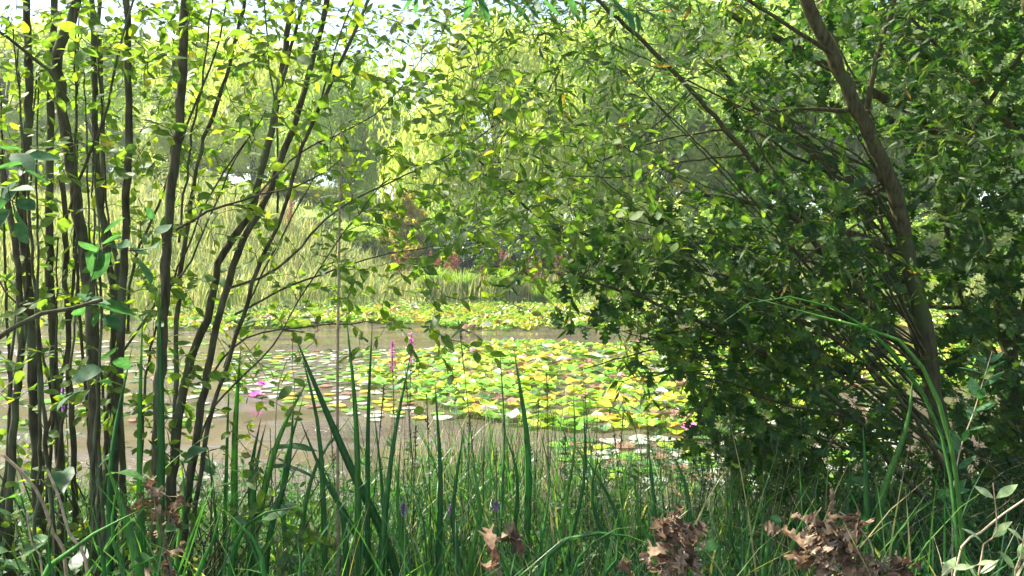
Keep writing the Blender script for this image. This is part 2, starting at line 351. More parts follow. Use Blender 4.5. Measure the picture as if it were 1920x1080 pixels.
far = [  # kind, px, distance, top py, width factor, label
    ('weep', 930, 52, -10, 1.0, 'tall pale weeping tree straight across the pond with sky left of its crown'),
    ('light', 1085, 60, 30, 1.0, 'rounded light green tree behind and right of the tall pale weeping tree'),
    ('weepmid', 640, 56, 80, 1.0, 'lower weeping tree just left of the sky gap across the pond'),
    ('light', 800, 66, 190, .8, 'small light green tree low behind the gap between the two weeping trees'),
    ('weep', 480, 60, 50, 1.05, 'pale weeping tree seen between the leaning sallow stems'),
    ('light', 330, 64, 70, 1.0, 'pale rounded tree behind the straight thick sallow stem'),
    ('mid', 175, 60, 60, 1.1, 'mid green tree across the meadow behind the left sallow stems'),
    ('light', 10, 58, 60, 1.1, 'light green tree across the water at the left edge of the view'),
    ('light', 90, 76, 40, 1.3, 'pale tree in the far row seen between the leftmost stems'),
    ('light', 250, 78, 70, 1.3, 'pale tree in the far row left of the straight thick stem'),
    ('light', 410, 76, 60, 1.3, 'pale tree in the far row right of the straight thick stem'),
    ('light', 560, 78, 90, 1.3, 'pale tree in the far row behind the tops of the leaning stems'),
    ('light', 700, 80, 200, 1.2, 'low pale tree in the far row under the sky gap'),
    ('light', 1160, 76, 40, 1.3, 'pale tree in the far row right of the tall weeping tree'),
    ('light', 1300, 74, 20, 1.3, 'pale tree in the far row behind the right hand twigs'),
    ('light', 1480, 76, 10, 1.3, 'pale tree in the far row left of the leaning trunk'),
    ('lightbush', 30, 68, 235, 1.7, 'tall light thicket under the far row of trees, leftmost'),
    ('lightbush', 200, 69, 240, 1.7, 'tall light thicket under the far row, second from the left'),
    ('lightbush', 370, 68, 230, 1.7, 'tall light thicket under the far row, behind the straight thick stem'),
    ('lightbush', 520, 69, 240, 1.7, 'tall light thicket under the far row, behind the leaning stems'),
    ('lightbush', 660, 67, 250, 1.6, 'tall light thicket under the far row, left of the sky gap'),
    ('lightbush', 1260, 66, 230, 1.7, 'tall light thicket seen through the right hand willow twigs'),
    ('lightbush', 1420, 66, 240, 1.7, 'tall light thicket left of the leaning trunk'),
    ('weepmid', -170, 52, 40, 1.1, 'weeping tree beyond the meadow outside the left edge'),
    ('mid', 1230, 54, -20, 1.0, 'mid green tree across the pond behind the narrow willow leaves'),
    ('light', 1390, 58, -10, 1.1, 'light tree across the pond showing through the gaps right of centre'),
    ('mid', 1560, 52, -40, 1.1, 'mid green tree across the pond behind the leaning trunk'),
    ('weepmid', 1730, 50, -60, 1.1, 'weeping green tree across the pond right of the leaning trunk'),
    ('light', 1900, 54, -60, 1.1, 'light green tree across the pond at the right edge'),
    ('mid', 2080, 48, -60, 1.1, 'mid green tree across the pond beyond the right edge'),
    ('darkbush', 900, 44.5, 425, 1.0, 'dark bush right behind the reddish dock spikes'),
    ('darkbush', 1010, 45, 440, 1.0, 'dark bush at the right end of the far grassy bank'),
    ('bush', 955, 47.5, 385, 1.0, 'green bush rising behind the two dark bushes'),
    ('bush', 1085, 46, 400, 1.1, 'green bush on the far bank behind the willow branch tip'),
    ('darkbush', 560, 48, 430, .8, 'dark bluish bush on the far bank behind the leaning stems'),
    ('bush', 690, 48.5, 420, .9, 'green bush left of the yellow one on the far bank'),
    ('yellow', 765, 45.5, 350, 1.0, 'narrow yellow sunlit bush on the far bank'),
    ('bush', 835, 47, 400, .9, 'green bush right of the narrow yellow one'),
    ('lightbush', 240, 50, 400, 1.2, 'light bush in the meadow behind the left stems'),
    ('lightbush', 60, 50, 380, 1.2, 'light bush in the meadow at the far left'),
    ('lightbush', 150, 56, 330, 1.5, 'broad light bush up the meadow slope behind the leftmost stems'),
    ('lightbush', 330, 57, 320, 1.4, 'rounded light bush up the meadow slope behind the straight thick stem'),
    ('lightbush', 430, 54, 345, 1.4, 'light bush up the meadow slope left of the leaning stems'),
    ('lightbush', 540, 55, 350, 1.4, 'light bush under the weeping tree between the leaning stems'),
    ('lightbush', -40, 57, 330, 1.5, 'light bush up the meadow slope at the left frame edge'),
    ('lightbush', 1200, 47, 380, 1.2, 'light bush across the pond behind dense willow leaves'),
    ('bush', 1330, 46, 400, 1.1, 'green bush on the far bank below the light tree right of centre'),
    ('lightbush', 1470, 47, 410, 1.2, 'light bush on the far bank left of the leaning trunk'),
    ('bush', 1640, 46, 400, 1.3, 'green bush on the far bank just left behind the leaning trunk'),
    ('lightbush', 1820, 46, 400, 1.3, 'light bush on the far bank at the right'),
]
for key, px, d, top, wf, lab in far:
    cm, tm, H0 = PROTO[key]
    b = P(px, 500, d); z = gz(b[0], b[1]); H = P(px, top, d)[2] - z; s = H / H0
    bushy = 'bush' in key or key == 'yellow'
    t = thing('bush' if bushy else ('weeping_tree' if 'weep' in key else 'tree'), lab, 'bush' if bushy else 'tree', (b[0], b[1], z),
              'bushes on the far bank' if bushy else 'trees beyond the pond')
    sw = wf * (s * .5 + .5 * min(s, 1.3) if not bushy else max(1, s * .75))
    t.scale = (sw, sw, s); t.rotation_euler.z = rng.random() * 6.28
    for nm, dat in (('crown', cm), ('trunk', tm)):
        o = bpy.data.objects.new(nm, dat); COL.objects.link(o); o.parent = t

# far bank plants
def ribbon(mb, base, dirv, L, wd, bend, seg=5, var=None):
    """flat tapering blades, vectorised. base Nx3, dirv Nx3 horizontal lean direction, bend in radians"""
    N = len(base); t = np.linspace(0, 1, seg + 1)
    ang = bend[:, None] * t[None, :] ** 1.6 + .08
    dl = (L / seg)[:, None]
    hx = np.cumsum(np.sin(ang) * dl, 1) - np.sin(ang[:, :1]) * dl; hz = np.cumsum(np.cos(ang) * dl, 1) - np.cos(ang[:, :1]) * dl
    dh = unit(dirv * np.array([1, 1, 0])); side = np.stack([-dh[:, 1], dh[:, 0], 0 * dh[:, 0]], 1)
    yaw = rng.normal(size=N) * .8; side = unit(side * np.cos(yaw)[:, None] + dh * np.sin(yaw)[:, None])
    c = base[:, None, :] + dh[:, None, :] * hx[..., None] + np.array([0, 0, 1]) * hz[..., None]
    w_ = wd[:, None] * np.clip(np.minimum(.6 + 2 * t, 1.25 * (1 - t ** 2.2)), .02, 1)[None, :] * .5
    v = np.stack([c - side[:, None, :] * w_[..., None], c + side[:, None, :] * w_[..., None]], 2)
    k = (seg + 1) * 2
    s_ = np.arange(seg) * 2
    q1 = np.stack([s_, s_ + 1, s_ + 3, s_ + 2], 1)
    qq = (q1[None] + (np.arange(N) * k)[:, None, None]).reshape(-1, 4)
    mb.add(v, qq, None, np.repeat(rng.random(N) if var is None else var, k))
def hor(n):
    a = rng.random(n) * 6.28; return np.stack([np.cos(a), np.sin(a), 0 * a], 1)
def scatter(n, x0, x1, y0, y1, ok=None):
    x = x0 + (x1 - x0) * rng.random(n); y = y0 + (y1 - y0) * rng.random(n); z = height(x, y)
    m = z > -.12
    if ok is not None: m &= ok(x, y)
    return np.stack([x, y, z], 1)[m]
mb = MB()
b = scatter(72000, -34, 34, 23, 44.5); n = len(b)
ribbon(mb, b, hor(n), .8 + .9 * rng.random(n), .03 + .03 * rng.random(n), .2 + .6 * rng.random(n), 3)
tag(mb.build('far_grass', M['fargrass']), kind='stuff', label='tall pale grasses along the far bank', cat='grass')
mb = MB()
b = scatter(24000, -60, 60, 44.5, 75); n = len(b)
ribbon(mb, b, hor(n), .35 + .5 * rng.random(n), .05 + .06 * rng.random(n), .3 + .9 * rng.random(n), 2)
tag(mb.build('meadow_grass', M['fargrass']), kind='stuff', label='sunlit meadow grass behind the far bank', cat='grass')
# tussocks
tm_ = MB(); n = 420
ph = rng.random(n) * 6.28; rr = .3 * np.sqrt(rng.random(n)); bb = np.stack([rr * np.cos(ph), rr * np.sin(ph), 0 * ph], 1)
ribbon(tm_, bb, bb + .05 * hor(n), 1.0 + .6 * rng.random(n), .03 + .02 * rng.random(n), .3 + 1.0 * rng.random(n), 4)
tme = tm_.mesh('foliage', leafmat('tussock', [(0, (.14, .32, .03)), (1, (.32, .44, .07))], .4, (1.7, 1.6, 1), scale=3))
for px, lab in [(805, 'leftmost'), (865, 'second from left'), (940, 'middle'), (1015, 'second from right'), (1050, 'rightmost')]:
    p = P(px, 500, 39.8 + rng.random()); p[2] = gz(p[0], p[1])
    o = link('sedge_tussock', tme); o.location = p; o.rotation_euler.z = rng.random() * 6; s = .9 + .3 * rng.random(); o.scale = (s, s, s)
    tag(o, lab + ' green tussock of the row at the water edge across the pond', 'grass tussock', 'sedge tussocks on the far bank')
# docks with red seed spikes
def dock():
    out = []
    for k in range(5):
        st, sp = MB(), MB()
        a = rng.random() * 6.28; L = 1.2 + .5 * rng.random(); e = np.array([.18 * math.cos(a), .18 * math.sin(a), L])
        pp = spline([(0, 0, 0), e * .5 + np.array([.02, 0, 0]), e], 8); tube(st, pp, .008, 4)
        n = 150; tt = .5 + .5 * rng.random(n); c = pp[0] + (e - pp[0]) * tt[:, None] + rng.normal(size=(n, 3)) * .06 * (1.4 - tt)[:, None]
        leaves(sp, SIMPLE, c, rdir(n) + np.array([0, 0, .6]), rdir(n), .06)
        tube(sp, pp[3:], .004, 4)
        out += [('stem', st.mesh('stem', M['dock'])), ('seed_spike', sp.mesh('seed_spike', M['dock']))]
    return out
docks = [dock(), dock(), dock()]
for k, px in enumerate([752, 812, 832, 851, 943, 988, 1003, 1045, 540, 497, 905]):
    p = P(px, 500, 41 + 1.2 * rng.random()); p[2] = gz(p[0], p[1])
    where = ['below the narrow yellow bush', 'left end of the row under the dark bush', 'second of the trio under the dark bush', 'third of the trio under the dark bush',
             'alone between the dark bushes', 'left of the pair at the right end of the bank', 'right of the pair near the right end of the bank', 'last on the right of the bank',
             'behind the leaning stems, nearer the pond centre', 'behind the leaning stems, farther left', 'short one right of the trio'][k]
    t = thing('dock_plant', 'rusty red dock spikes ' + where, 'wild plant', p, 'red dock plants on the far bank')
    s = (.95 if 'short' in where else 1.35) * (.9 + .3 * rng.random()); t.scale = (s, s, s)
    for nm, dat in docks[k % 3]:
        o = bpy.data.objects.new(nm, dat); COL.objects.link(o); o.parent = t

# ------------------------------------------------------------------ water lilies
def pad_mesh(r, curl, seed):
    g = np.random.default_rng(seed); n = 22; rings = [0, .35, .7, .92, 1.0]
    th = np.linspace(.16, 2 * np.pi - .16, n)
    v = []; a = []
    ph = g.random(3) * 6.28; A = g.random(3) * .5 + .3
    up = g.random() * 6.28
    for k, f in enumerate(rings):
        rr = r * f * (1 + .04 * np.sin(3 * th + ph[0]))
        z = curl * f ** 3 * r * (A[0] * np.sin(2 * th + ph[1]) + A[1] * np.sin(5 * th + ph[2]) * .5 + .35) + .008 * f
        z += curl * r * 1.1 * np.clip(np.cos(th - up) - .6, 0, 1) * f ** 4
        rr = rr * (1 - .5 * curl * np.clip(np.cos(th - up) - .6, 0, 1) * f ** 4)
        v.append(np.stack([rr * np.cos(th), rr * np.sin(th), z], 1)); a.append(np.full(n, f))
    # leaf margin returned down into the water so it has thickness
    e = v[-1].copy(); e[:, 2] -= .006; e[:, :2] *= .985; v.append(e); a.append(np.full(n, 1.0))
    v = np.concatenate(v); a = np.concatenate(a)
    q = []
    for k in range(len(rings)):
        for j_ in range(n - 1): q.append((k * n + j_, k * n + j_ + 1, (k + 1) * n + j_ + 1, (k + 1) * n + j_))
    return v, np.array(q), a
def inpoly(x, y, poly):
    c = np.zeros(len(x), bool); n = len(poly)
    for i_ in range(n):
        x1, y1 = poly[i_]; x2, y2 = poly[(i_ + 1) % n]
        hit = ((y1 > y) != (y2 > y)) & (x < (x2 - x1) * (y - y1) / (y2 - y1 + 1e-9) + x1); c ^= hit
    return c
MAIN = [(820, 655), (960, 640), (1120, 650), (1300, 640), (1900, 650), (1900, 730), (1600, 730), (1330, 815), (1180, 812), (1010, 806), (860, 785), (780, 750), (640, 720), (720, 675)]
LEFT = [(440, 660), (820, 655), (880, 785), (700, 790), (420, 730)]
SHADE = [(1040, 830), (1300, 820), (1650, 760), (1700, 900), (1250, 935), (1080, 900)]
FARL = [(0, 640), (420, 640), (420, 800), (0, 800)]
pads = []
def throw(poly, n, mind, flat, rs=(.10, .145)):
    x0, x1 = min(p[0] for p in poly), max(p[0] for p in poly); y0, y1 = min(p[1] for p in poly), max(p[1] for p in poly)
    wx = sorted([onwater(x0, y0)[1], onwater(x0, y1)[1]])
    tries = 0; cnt = 0
    while cnt < n and tries < 200000:
        tries += 1
        yy = wx[0] + (wx[1] - wx[0]) * rng.random(); half = yy * .72
        xx = (rng.random() * 2 - 1) * half
        u, vv, _ = proj(np.array([xx, yy, 0]))
        if not inpoly(u, vv, poly)[0]: continue
        if pads:
            A_ = parr[:len(pads)]
            if ((A_[:, 0] - xx) ** 2 + (A_[:, 1] - yy) ** 2 < mind ** 2).any(): continue
        parr[len(pads)] = (xx, yy); pads.append((xx, yy, flat, rs[0] + (rs[1] - rs[0]) * rng.random())); cnt += 1
parr = np.zeros((9000, 2))
throw(MAIN, 1600, .165, False, (.10, .155))
throw(LEFT, 230, .26, True, (.085, .13))
throw(SHADE, 190, .22, True)
throw(FARL, 120, .35, True)
NV = 4
padmeshes = {}
for mi, (cn, mt) in enumerate(PADM):
    for fl in (0, 1):
        for k in range(NV):
            v, q, a = pad_mesh(.125, .08 if fl else .3, mi * 31 + k * 7 + fl)
            m_ = MB(); m_.add(v, q, None, a); padmeshes[mi, fl, k] = (m_.mesh('lily_pad', mt), v, q, a)
dist = np.array([p[1] for p in pads]); 
vis = np.argsort(dist)
individual = set(vis[:300].tolist())
rest = [MB() for _ in PADM]
WTS_RAISED = [.36, .38, .08, .09, .05, .04]; WTS_FLAT = [.22, .08, .16, .06, .1, .38]
anch = []
for idx, (xx, yy, fl, r) in enumerate(pads):
    mi = int(rng.choice(6, p=WTS_FLAT if fl else WTS_RAISED)); k = int(rng.integers(NV))
    me, v, q, a = padmeshes[mi, int(fl), k]
    rot = rng.random() * 6.28; s = r / .125; tilt = (rng.normal() * .04 if fl else abs(rng.normal()) * .11); ta = rng.random() * 6.28
    zz = .006 + rng.random() * .008 if fl else .015 + rng.random() * .06
    if idx in individual:
        o = link('lily_pad', me); o.location = (xx, yy, zz + abs(tilt) * r * .6); o.scale = (s, s, s)
        o.rotation_euler = (tilt * math.cos(ta), tilt * math.sin(ta), rot)
        cn = PADM[mi][0]; u = float(proj(np.array([xx, yy, 0]))[0][0])
        side = 'behind the left sallow stems' if u < 450 else ('in open water left of the main lily patch' if u < 820 and fl else (
            'floating alone on the shaded water near the bank' if fl else ('at the left part of the crowded lily patch' if u < 980 else ('in the middle of the crowded lily patch' if u < 1150 else (
                'at the right part of the crowded lily patch' if u < 1400 else 'seen under the dark oak branches')))))
        form = 'flat ' if fl else ('raised crinkled ' if tilt > .11 else 'curled edge ')
        tag(o, form + cn + ' lily pad ' + side, 'lily pad', cn + ' lily pads ' + side)
    else:
        c_, s_ = math.cos(rot), math.sin(rot)
        vv = v * s; vv = np.stack([vv[:, 0] * c_ - vv[:, 1] * s_, vv[:, 0] * s_ + vv[:, 1] * c_, vv[:, 2] + tilt * (vv[:, 0] * math.cos(ta) + vv[:, 1] * math.sin(ta))], 1)
        rest[mi].add(vv + np.array([xx, yy, zz + abs(tilt) * r * .6]), q, None, a)
for k_ in range(3800):   # far belt
    px = rng.uniform(300, 1900); py = rng.uniform(572, 617) if rng.random() < .85 else rng.uniform(572, 624)
    if py > 612 - 10 * math.sin(px / 90) + 4: continue
    p = onwater(px, py)
    if height(p[0], p[1]) > -.05: continue
    mi = int(rng.choice(6, p=[.36, .42, .08, .08, .03, .03])); v, q, a = padmeshes[mi, 0, int(rng.integers(NV))][1:]
    s = 1.1 + .8 * rng.random(); rest[mi].add(v * np.array([s, s, s * 1.6]) + np.array([p[0], p[1], .03 + .1 * rng.random()]), q, None, a)
for (cn, mt), m_ in zip(PADM, rest):
    tag(m_.build('lily_pad_carpet', mt), 'carpet of far ' + cn + ' lily pads across the pond', 'lily pads', kind='stuff')
def lily_flower(px, py, lab, s=1.0):
    p = onwater(px, py, .12)
    t = thing('water_lily', lab, 'flower', (p[0], p[1], .06), 'pink water lily flowers')
    m_ = MB()
    for ring, (n, tilt, L) in enumerate([(9, .35, .085), (8, .8, .075), (6, 1.2, .055)]):
        a = np.arange(n) / n * 6.28 + ring * .3
        d = np.stack([np.cos(a) * math.cos(tilt), np.sin(a) * math.cos(tilt), np.full(n, math.sin(tilt))], 1)
        nn = np.stack([-np.cos(a) * math.sin(tilt), -np.sin(a) * math.sin(tilt), np.full(n, math.cos(tilt))], 1)
        leaves(m_, OVATE, np.tile([[p[0], p[1], .06]], (n, 1)), d, nn, L * s, fold=.6, droop=-.2)
    m_.build('petals', M['pink'], t)
    c = MB(); n = 30; leaves(c, SIMPLE, np.tile([[p[0], p[1], .07]], (n, 1)), rdir(n) * .4 + np.array([0, 0, 1]), rdir(n), .03 * s); c.build('stamens', M['tree_y'], t)
lily_flower(1294, 797, 'pink lily flower at the near right edge of the lily patch beside oak leaves', 1.5)
lily_flower(480, 738, 'large pink lily flower on open water behind the leaning stems', 1.7)
lily_flower(888, 655, 'small pink lily flower at the far left of the lily patch', 1.2)
lily_flower(1030, 664, 'small pink lily flower at the far middle of the lily patch', 1.2)
lily_flower(492, 716, 'paler pink lily flower just behind the large one', 1.3)

# ------------------------------------------------------------------ growing twigs to targets
def grow(nodes, targets, tm, lsize, spacing, mats, stems, opt):
    """nodes: list of (pos, owner, rad). Each target is joined to the nearest wood; twigs go into the owner's stem mesh, leaves in its foliage mesh"""
    pos = np.zeros((120000, 3)); own = np.zeros(120000, int); rad = np.zeros(120000); dr = np.zeros((120000, 3)); n = 0
    for p, o, r, d in nodes: pos[n] = p; own[n] = o; rad[n] = r; dr[n] = d; n += 1
    T = np.asarray(targets)
    dd = np.full(len(T), 1e9); near = np.zeros(len(T), int)
    def upd(a, b_):
        D = np.linalg.norm(T[:, None, :] - pos[None, a:b_, :], axis=2); m_ = D.min(1); k = D.argmin(1) + a
        w_ = m_ < dd; dd[w_] = m_[w_]; near[w_] = k[w_]
    for a in range(0, n, 400): upd(a, min(n, a + 400))
    todo = np.ones(len(T), bool); minl = opt.get('minl', .18)
    while todo.any():
        i_ = int(np.where(todo, dd, 1e9).argmin()); todo[i_] = False
        L = dd[i_]
        if L < minl * .4 or L > opt.get('maxl', 3.0): continue
        k = near[i_]; p0, p1 = pos[k], T[i_]
        d0 = unit(dr[k] * .8 + unit(p1 - p0) * 1.0 + rng.normal(size=3) * .25)
        mid = p0 + d0 * L * .45 + np.array([0, 0, .06 * L]); 
        m_ = max(5, int(L / .07))
        pp = spline([p0, mid, p1], m_); pp[1:-1] += rng.normal(size=(m_ - 2, 3)) * .004
        r0 = min(rad[k] * .75, .0016 + .0045 * L); rr = np.linspace(max(r0, .0018), .0009, m_)
        o = own[k]; tube(stems[o][0], pp, rr, 5, rng.random())
        tg = unit(np.gradient(pp, axis=0))
        a = n
        for z in range(1, m_): pos[n] = pp[z]; own[n] = o; rad[n] = rr[z]; dr[n] = tg[z]; n += 1
        upd(a, n)
        # leaves along the outer part
        Ll = min(L, opt.get('leafy', .5)); cnt = max(4, int(Ll / spacing))
        if opt.get('cluster'):  # extra bunch at the tip
            f = np.concatenate([1 - Ll / L * rng.random(cnt) ** 1.5])
        else:
            f = 1 - Ll / L * (np.arange(cnt) + rng.random(cnt) * .5) / cnt
        x = f * (m_ - 1); i0 = np.clip(x.astype(int), 0, m_ - 2); fr = (x - i0)[:, None]
        bp = pp[i0] * (1 - fr) + pp[i0 + 1] * fr; tt = tg[i0]
        lat = unit(np.cross(tt, np.array([0, 0, 1]) + .3 * rng.normal(size=3))); sg = np.where(np.arange(cnt) % 2 == 0, 1, -1)[:, None]
        hang = opt.get('hang', .0)
        d = tt * (.7 + .2 * rng.random((cnt, 1))) + lat * sg * (.8 + .3 * rng.random((cnt, 1))) + rng.normal(size=(cnt, 3)) * .25 + np.array([0, 0, -hang])
        if opt.get('cluster'): d = tt * .5 + rng.normal(size=(cnt, 3)) * .7
        nn = np.array([0, 0, 1]) * opt.get('upn', .8) + rng.normal(size=(cnt, 3)) * .55 - np.array([0, .35, 0])
        leaves(stems[o][1], tm, bp, d, nn, lsize * (.6 + .7 * rng.random(cnt)), fold=opt.get('fold', .3), droop=opt.get('droop', .3),
               var=np.clip(rng.random(cnt) * .8 + .2 * rng.random(), 0, 1), twist=opt.get('twist', 0.0))
def woody(tname, label, cat, traces, targets, tm, lsize, spacing, leafm, barkm, base, opt={}, group=None, sides=10, partname='stem'):
    """traces: list of (list of (px,py,depth), width px at start(bottom), width px at end); first point is lowest"""
    t = thing(tname, label, cat, base, group)
    stems = []; nodes = []
    for k, (pts, w0, w1) in enumerate(traces):
        if isinstance(pts[0][0], str): pp0 = [np.array(p[1:]) for p in pts]; d_ = [5] * len(pts)
        else: pp0 = [P(*p) for p in pts]; d_ = [p[2] for p in pts]
        if opt.get('toground', True) and w0 > opt.get('gw', 9) and pts[0][1] > 850:
            e = pp0[0]; b_ = np.array([e[0] * .7 + base[0] * .3, e[1] * .7 + base[1] * .3, 0]); b_[2] = gz(b_[0], b_[1]) - .1
            if e[2] - b_[2] > .12: pp0 = [b_] + pp0
            else: pp0[0] = b_
        L = np.linalg.norm(np.diff(np.array(pp0), axis=0), axis=1).sum(); m_ = max(8, int(L / .06))
        pp = spline(pp0, m_); pp[1:-1] += rng.normal(size=(m_ - 2, 3)) * .0025
        wob_ = np.cumsum(rng.normal(size=(m_, 3)) * .0012, axis=0); pp += wob_ - wob_[0] 
        rr = np.linspace(w0 / 2 * d_[0] / F, w1 / 2 * d_[-1] / F, m_) * opt.get('thin', 1.0)
        if w0 > 12: rr = rr * (1 + .35 * np.exp(-np.linspace(0, L, m_) / .18))
        s = MB(); tube(s, pp, rr, sides if w0 > 8 else 6, knob=.16 if w0 > 8 else .05)
        stems.append((s, MB()))
        tg = unit(np.gradient(pp, axis=0))
        for z in range(3, m_, 2):
            if pp[z][2] > opt.get('zmin', .6): nodes.append((pp[z], k, rr[z], tg[z]))
    if len(targets): grow(nodes, targets, tm, lsize, spacing, None, stems, opt)
    for k, (s, lf) in enumerate(stems):
        o = s.build(partname if traces[k][1] > 8 else 'branch', barkm, t)
        if lf.n: lf.build('foliage', leafm, o)
    return t
def gridtargets(rows, per, d0, d1, x0=0, y0=0, cell=(80, 77.15), cols=None, bias=1.0):
    out = []
    for r_, row in enumerate(rows):
        for c, ch in enumerate(row):
            if ch == '.' or (cols and not (cols[0] <= c < cols[1])): continue
            lam = int(ch) * per; m_ = int(lam) + (rng.random() < lam - int(lam))
            for _ in range(m_):
                p = P(x0 + (c + rng.random()) * cell[0], y0 + (r_ + rng.random()) * cell[1], d0 + (d1 - d0) * rng.random() ** bias)
                if p[2] > gz(p[0], p[1]) + .15: out.append(p)
    return out
def boxtargets(n, lo, hi):
    return list(np.array(lo) + (np.array(hi) - np.array(lo)) * rng.random((n, 3)))

# ---- left sallow shrubs
GL = ["566667776431............",
      "4566677765431...........",
      "445555556776321.........",
      "4444444556665431........",
      "34333334556665432.......",
      "333322345566665431......",
      "3332222344333221........",
      "33332222332111..........",
      "333222111111............",
      "3333222..1..............",
      "3332211.................",
      "3333221.................",
      "33333232................",
      "33334332................"]
d = 3.3
def tr(pts, dd0, dd1, w0, w1):
    k = len(pts); return ([(x, y, dd0 + (dd1 - dd0) * i_ / (k - 1)) for i_, (x, y) in enumerate(pts)], w0, w1)
A_tr = [tr([(78, 1080), (62, 760), (52, 560), (40, 430), (45, 300), (52, 150), (45, -20), (30, -380)], 3.4, 3.6, 24, 13),
        tr([(122, 1080), (115, 860), (102, 620), (98, 520), (95, 330), (97, 200), (105, -20), (120, -420)], 3.6, 3.9, 20, 13),
        tr([(180, 1080), (175, 800), (168, 600), (155, 470), (135, 330), (115, 200), (110, 100), (150, -20), (200, -400)], 3.1, 3.4, 27, 20),
        tr([(200, 1080), (212, 700), (208, 540), (190, 430), (175, 300), (170, 150), (163, -20), (140, -300)], 3.5, 3.9, 18, 11),
        tr([(232, 1080), (222, 640), (215, 480), (190, 400), (187, 250), (183, 100), (180, -60)], 3.9, 4.2, 15, 8),
        tr([(205, 1080), (215, 820), (225, 620), (230, 480), (235, 350), (238, 200), (238, -20), (250, -400)], 3.2, 3.3, 20, 13),
        tr([(128, 190), (90, 135), (45, 95), (0, 60), (-60, 20)], 3.25, 2.9, 8, 6),
        tr([(12, 1080), (22, 800), (36, 640), (30, 480), (15, 390), (0, 310), (-40, 150), (-60, -200)], 3.2, 3.6, 18, 10),
        tr([(148, 1080), (140, 860), (128, 620), (122, 400), (112, 330)], 3.7, 3.6, 14, 11),
        tr([(-80, 1080), (-75, 700), (-95, 300), (-120, -300)], 3.1, 3.5, 22, 12),
        ([('w', -2.25, 3.4, .3), ('w', -2.9, 3.5, 1.8), ('w', -3.5, 3.7, 3.2), ('w', -4.2, 4.0, 4.3)], 15, 9),  # this and the next stem added to carry shading foliage left of frame
        ([('w', -2.3, 3.3, .3), ('w', -2.8, 3.1, 1.9), ('w', -3.2, 3.0, 3.4), ('w', -3.6, 3.1, 4.6)], 15, 9),
        tr([(115, 830), (70, 620), (20, 560), (-20, 500)], 3.5, 3.3, 7, 3),
        tr([(128, 400), (150, 330), (190, 230), (215, 120), (240, 20), (262, -60)], 3.2, 3.1, 7, 5),
        tr([(240, 620), (250, 500), (300, 380), (350, 240), (410, 80), (440, -60)], 3.5, 3.4, 7, 4)]
for k in range(16):
    a = rng.uniform(-10, 235); b2 = a + rng.normal() * 40 + 10; h_ = rng.uniform(-40, 520)
    A_tr.append(tr([(a, 1080), (a * .7 + b2 * .3 + rng.normal() * 6, 850), (a * .3 + b2 * .7 + rng.normal() * 8, 560 + h_ * .2), (b2 + rng.normal() * 15, h_)], rng.uniform(2.9, 3.7), rng.uniform(3.0, 4.0), rng.uniform(6, 13), 3))
B_tr = [tr([(298, 1080), (300, 800), (308, 620), (318, 480), (330, 350), (345, 220), (350, 120), (355, -20), (350, -420)], 2.9, 3.1, 27, 17),
        tr([(322, 1080), (328, 860), (332, 700), (338, 540), (355, 430), (368, 330), (385, 260), (420, 170), (450, 60), (490, -100)], 3.3, 3.6, 14, 7),
        tr([(262, 1080), (272, 760), (300, 600), (350, 470), (400, 350), (470, 250), (500, 200)], 3.4, 3.3, 8, 3),
        tr([(335, 455), (355, 300), (380, 150), (400, 0), (410, -60)], 3.3, 3.4, 6, 4),
        tr([(230, 660), (300, 560), (350, 500), (420, 340), (480, 230)], 3.2, 3.4, 6, 3)]
C_tr = [tr([(318, 1080), (325, 850), (350, 700), (390, 600), (410, 500), (465, 410), (490, 330), (515, 220), (530, 140), (548, 0), (570, -300)], 3.3, 3.6, 22, 12),
        tr([(338, 1080), (360, 860), (385, 700), (415, 560), (450, 450), (490, 380), (530, 280), (560, 190), (585, 100), (610, 0), (650, -280)], 3.1, 3.4, 20, 11),
        tr([(352, 1080), (390, 800), (420, 700), (455, 600), (490, 490), (530, 400), (560, 300), (600, 200), (640, 110), (690, 0), (740, -160)], 3.0, 3.1, 12, 7),
        tr([(530, 150), (548, 80), (565, 10), (590, -120)], 3.5, 3.5, 9, 5),
        tr([(330, 430), (400, 395), (480, 372), (560, 350), (610, 325), (640, 300)], 2.9, 2.8, 6, 3),
        tr([(430, 540), (520, 500), (640, 390), (760, 330), (860, 280), (970, 205)], 3.1, 3.3, 7, 2),
        tr([(440, 590), (520, 548), (640, 500), (720, 478), (800, 462), (920, 452)], 3.2, 3.6, 6, 2),
        tr([(400, 700), (450, 640), (520, 615), (620, 607), (700, 604), (750, 607)], 3.1, 3.0, 5, 2),
        tr([(520, 400), (520, 250), (505, 130), (495, 10), (490, -60)], 3.4, 3.3, 6, 3),
        tr([(480, 370), (560, 290), (640, 250), (720, 200), (790, 110)], 3.2, 3.0, 5, 2),
        tr([(365, 850), (400, 760), (500, 660), (560, 560), (640, 440), (700, 360), (730, 330)], 3.0, 2.9, 5, 2),
        tr([(600, 200), (640, 60), (680, -40)], 3.2, 3.2, 5, 3),
        tr([(420, 690), (470, 560), (540, 420), (590, 330)], 3.3, 3.4, 6, 3)]
optL = dict(leafy=.36, minl=.12, maxl=1.8, upn=.9, hang=.12)
tA = gridtargets(GL, 2.9, 2.9, 4.4, cols=(0, 3)) + gridtargets(['5' * 4] * 9, .6, 3.0, 4.2, x0=-330, y0=-50)
tB = gridtargets(GL, 2.8, 2.8, 4.2, cols=(3, 5))
tC = gridtargets(GL, 2.1, 2.7, 4.3, cols=(5, 24))
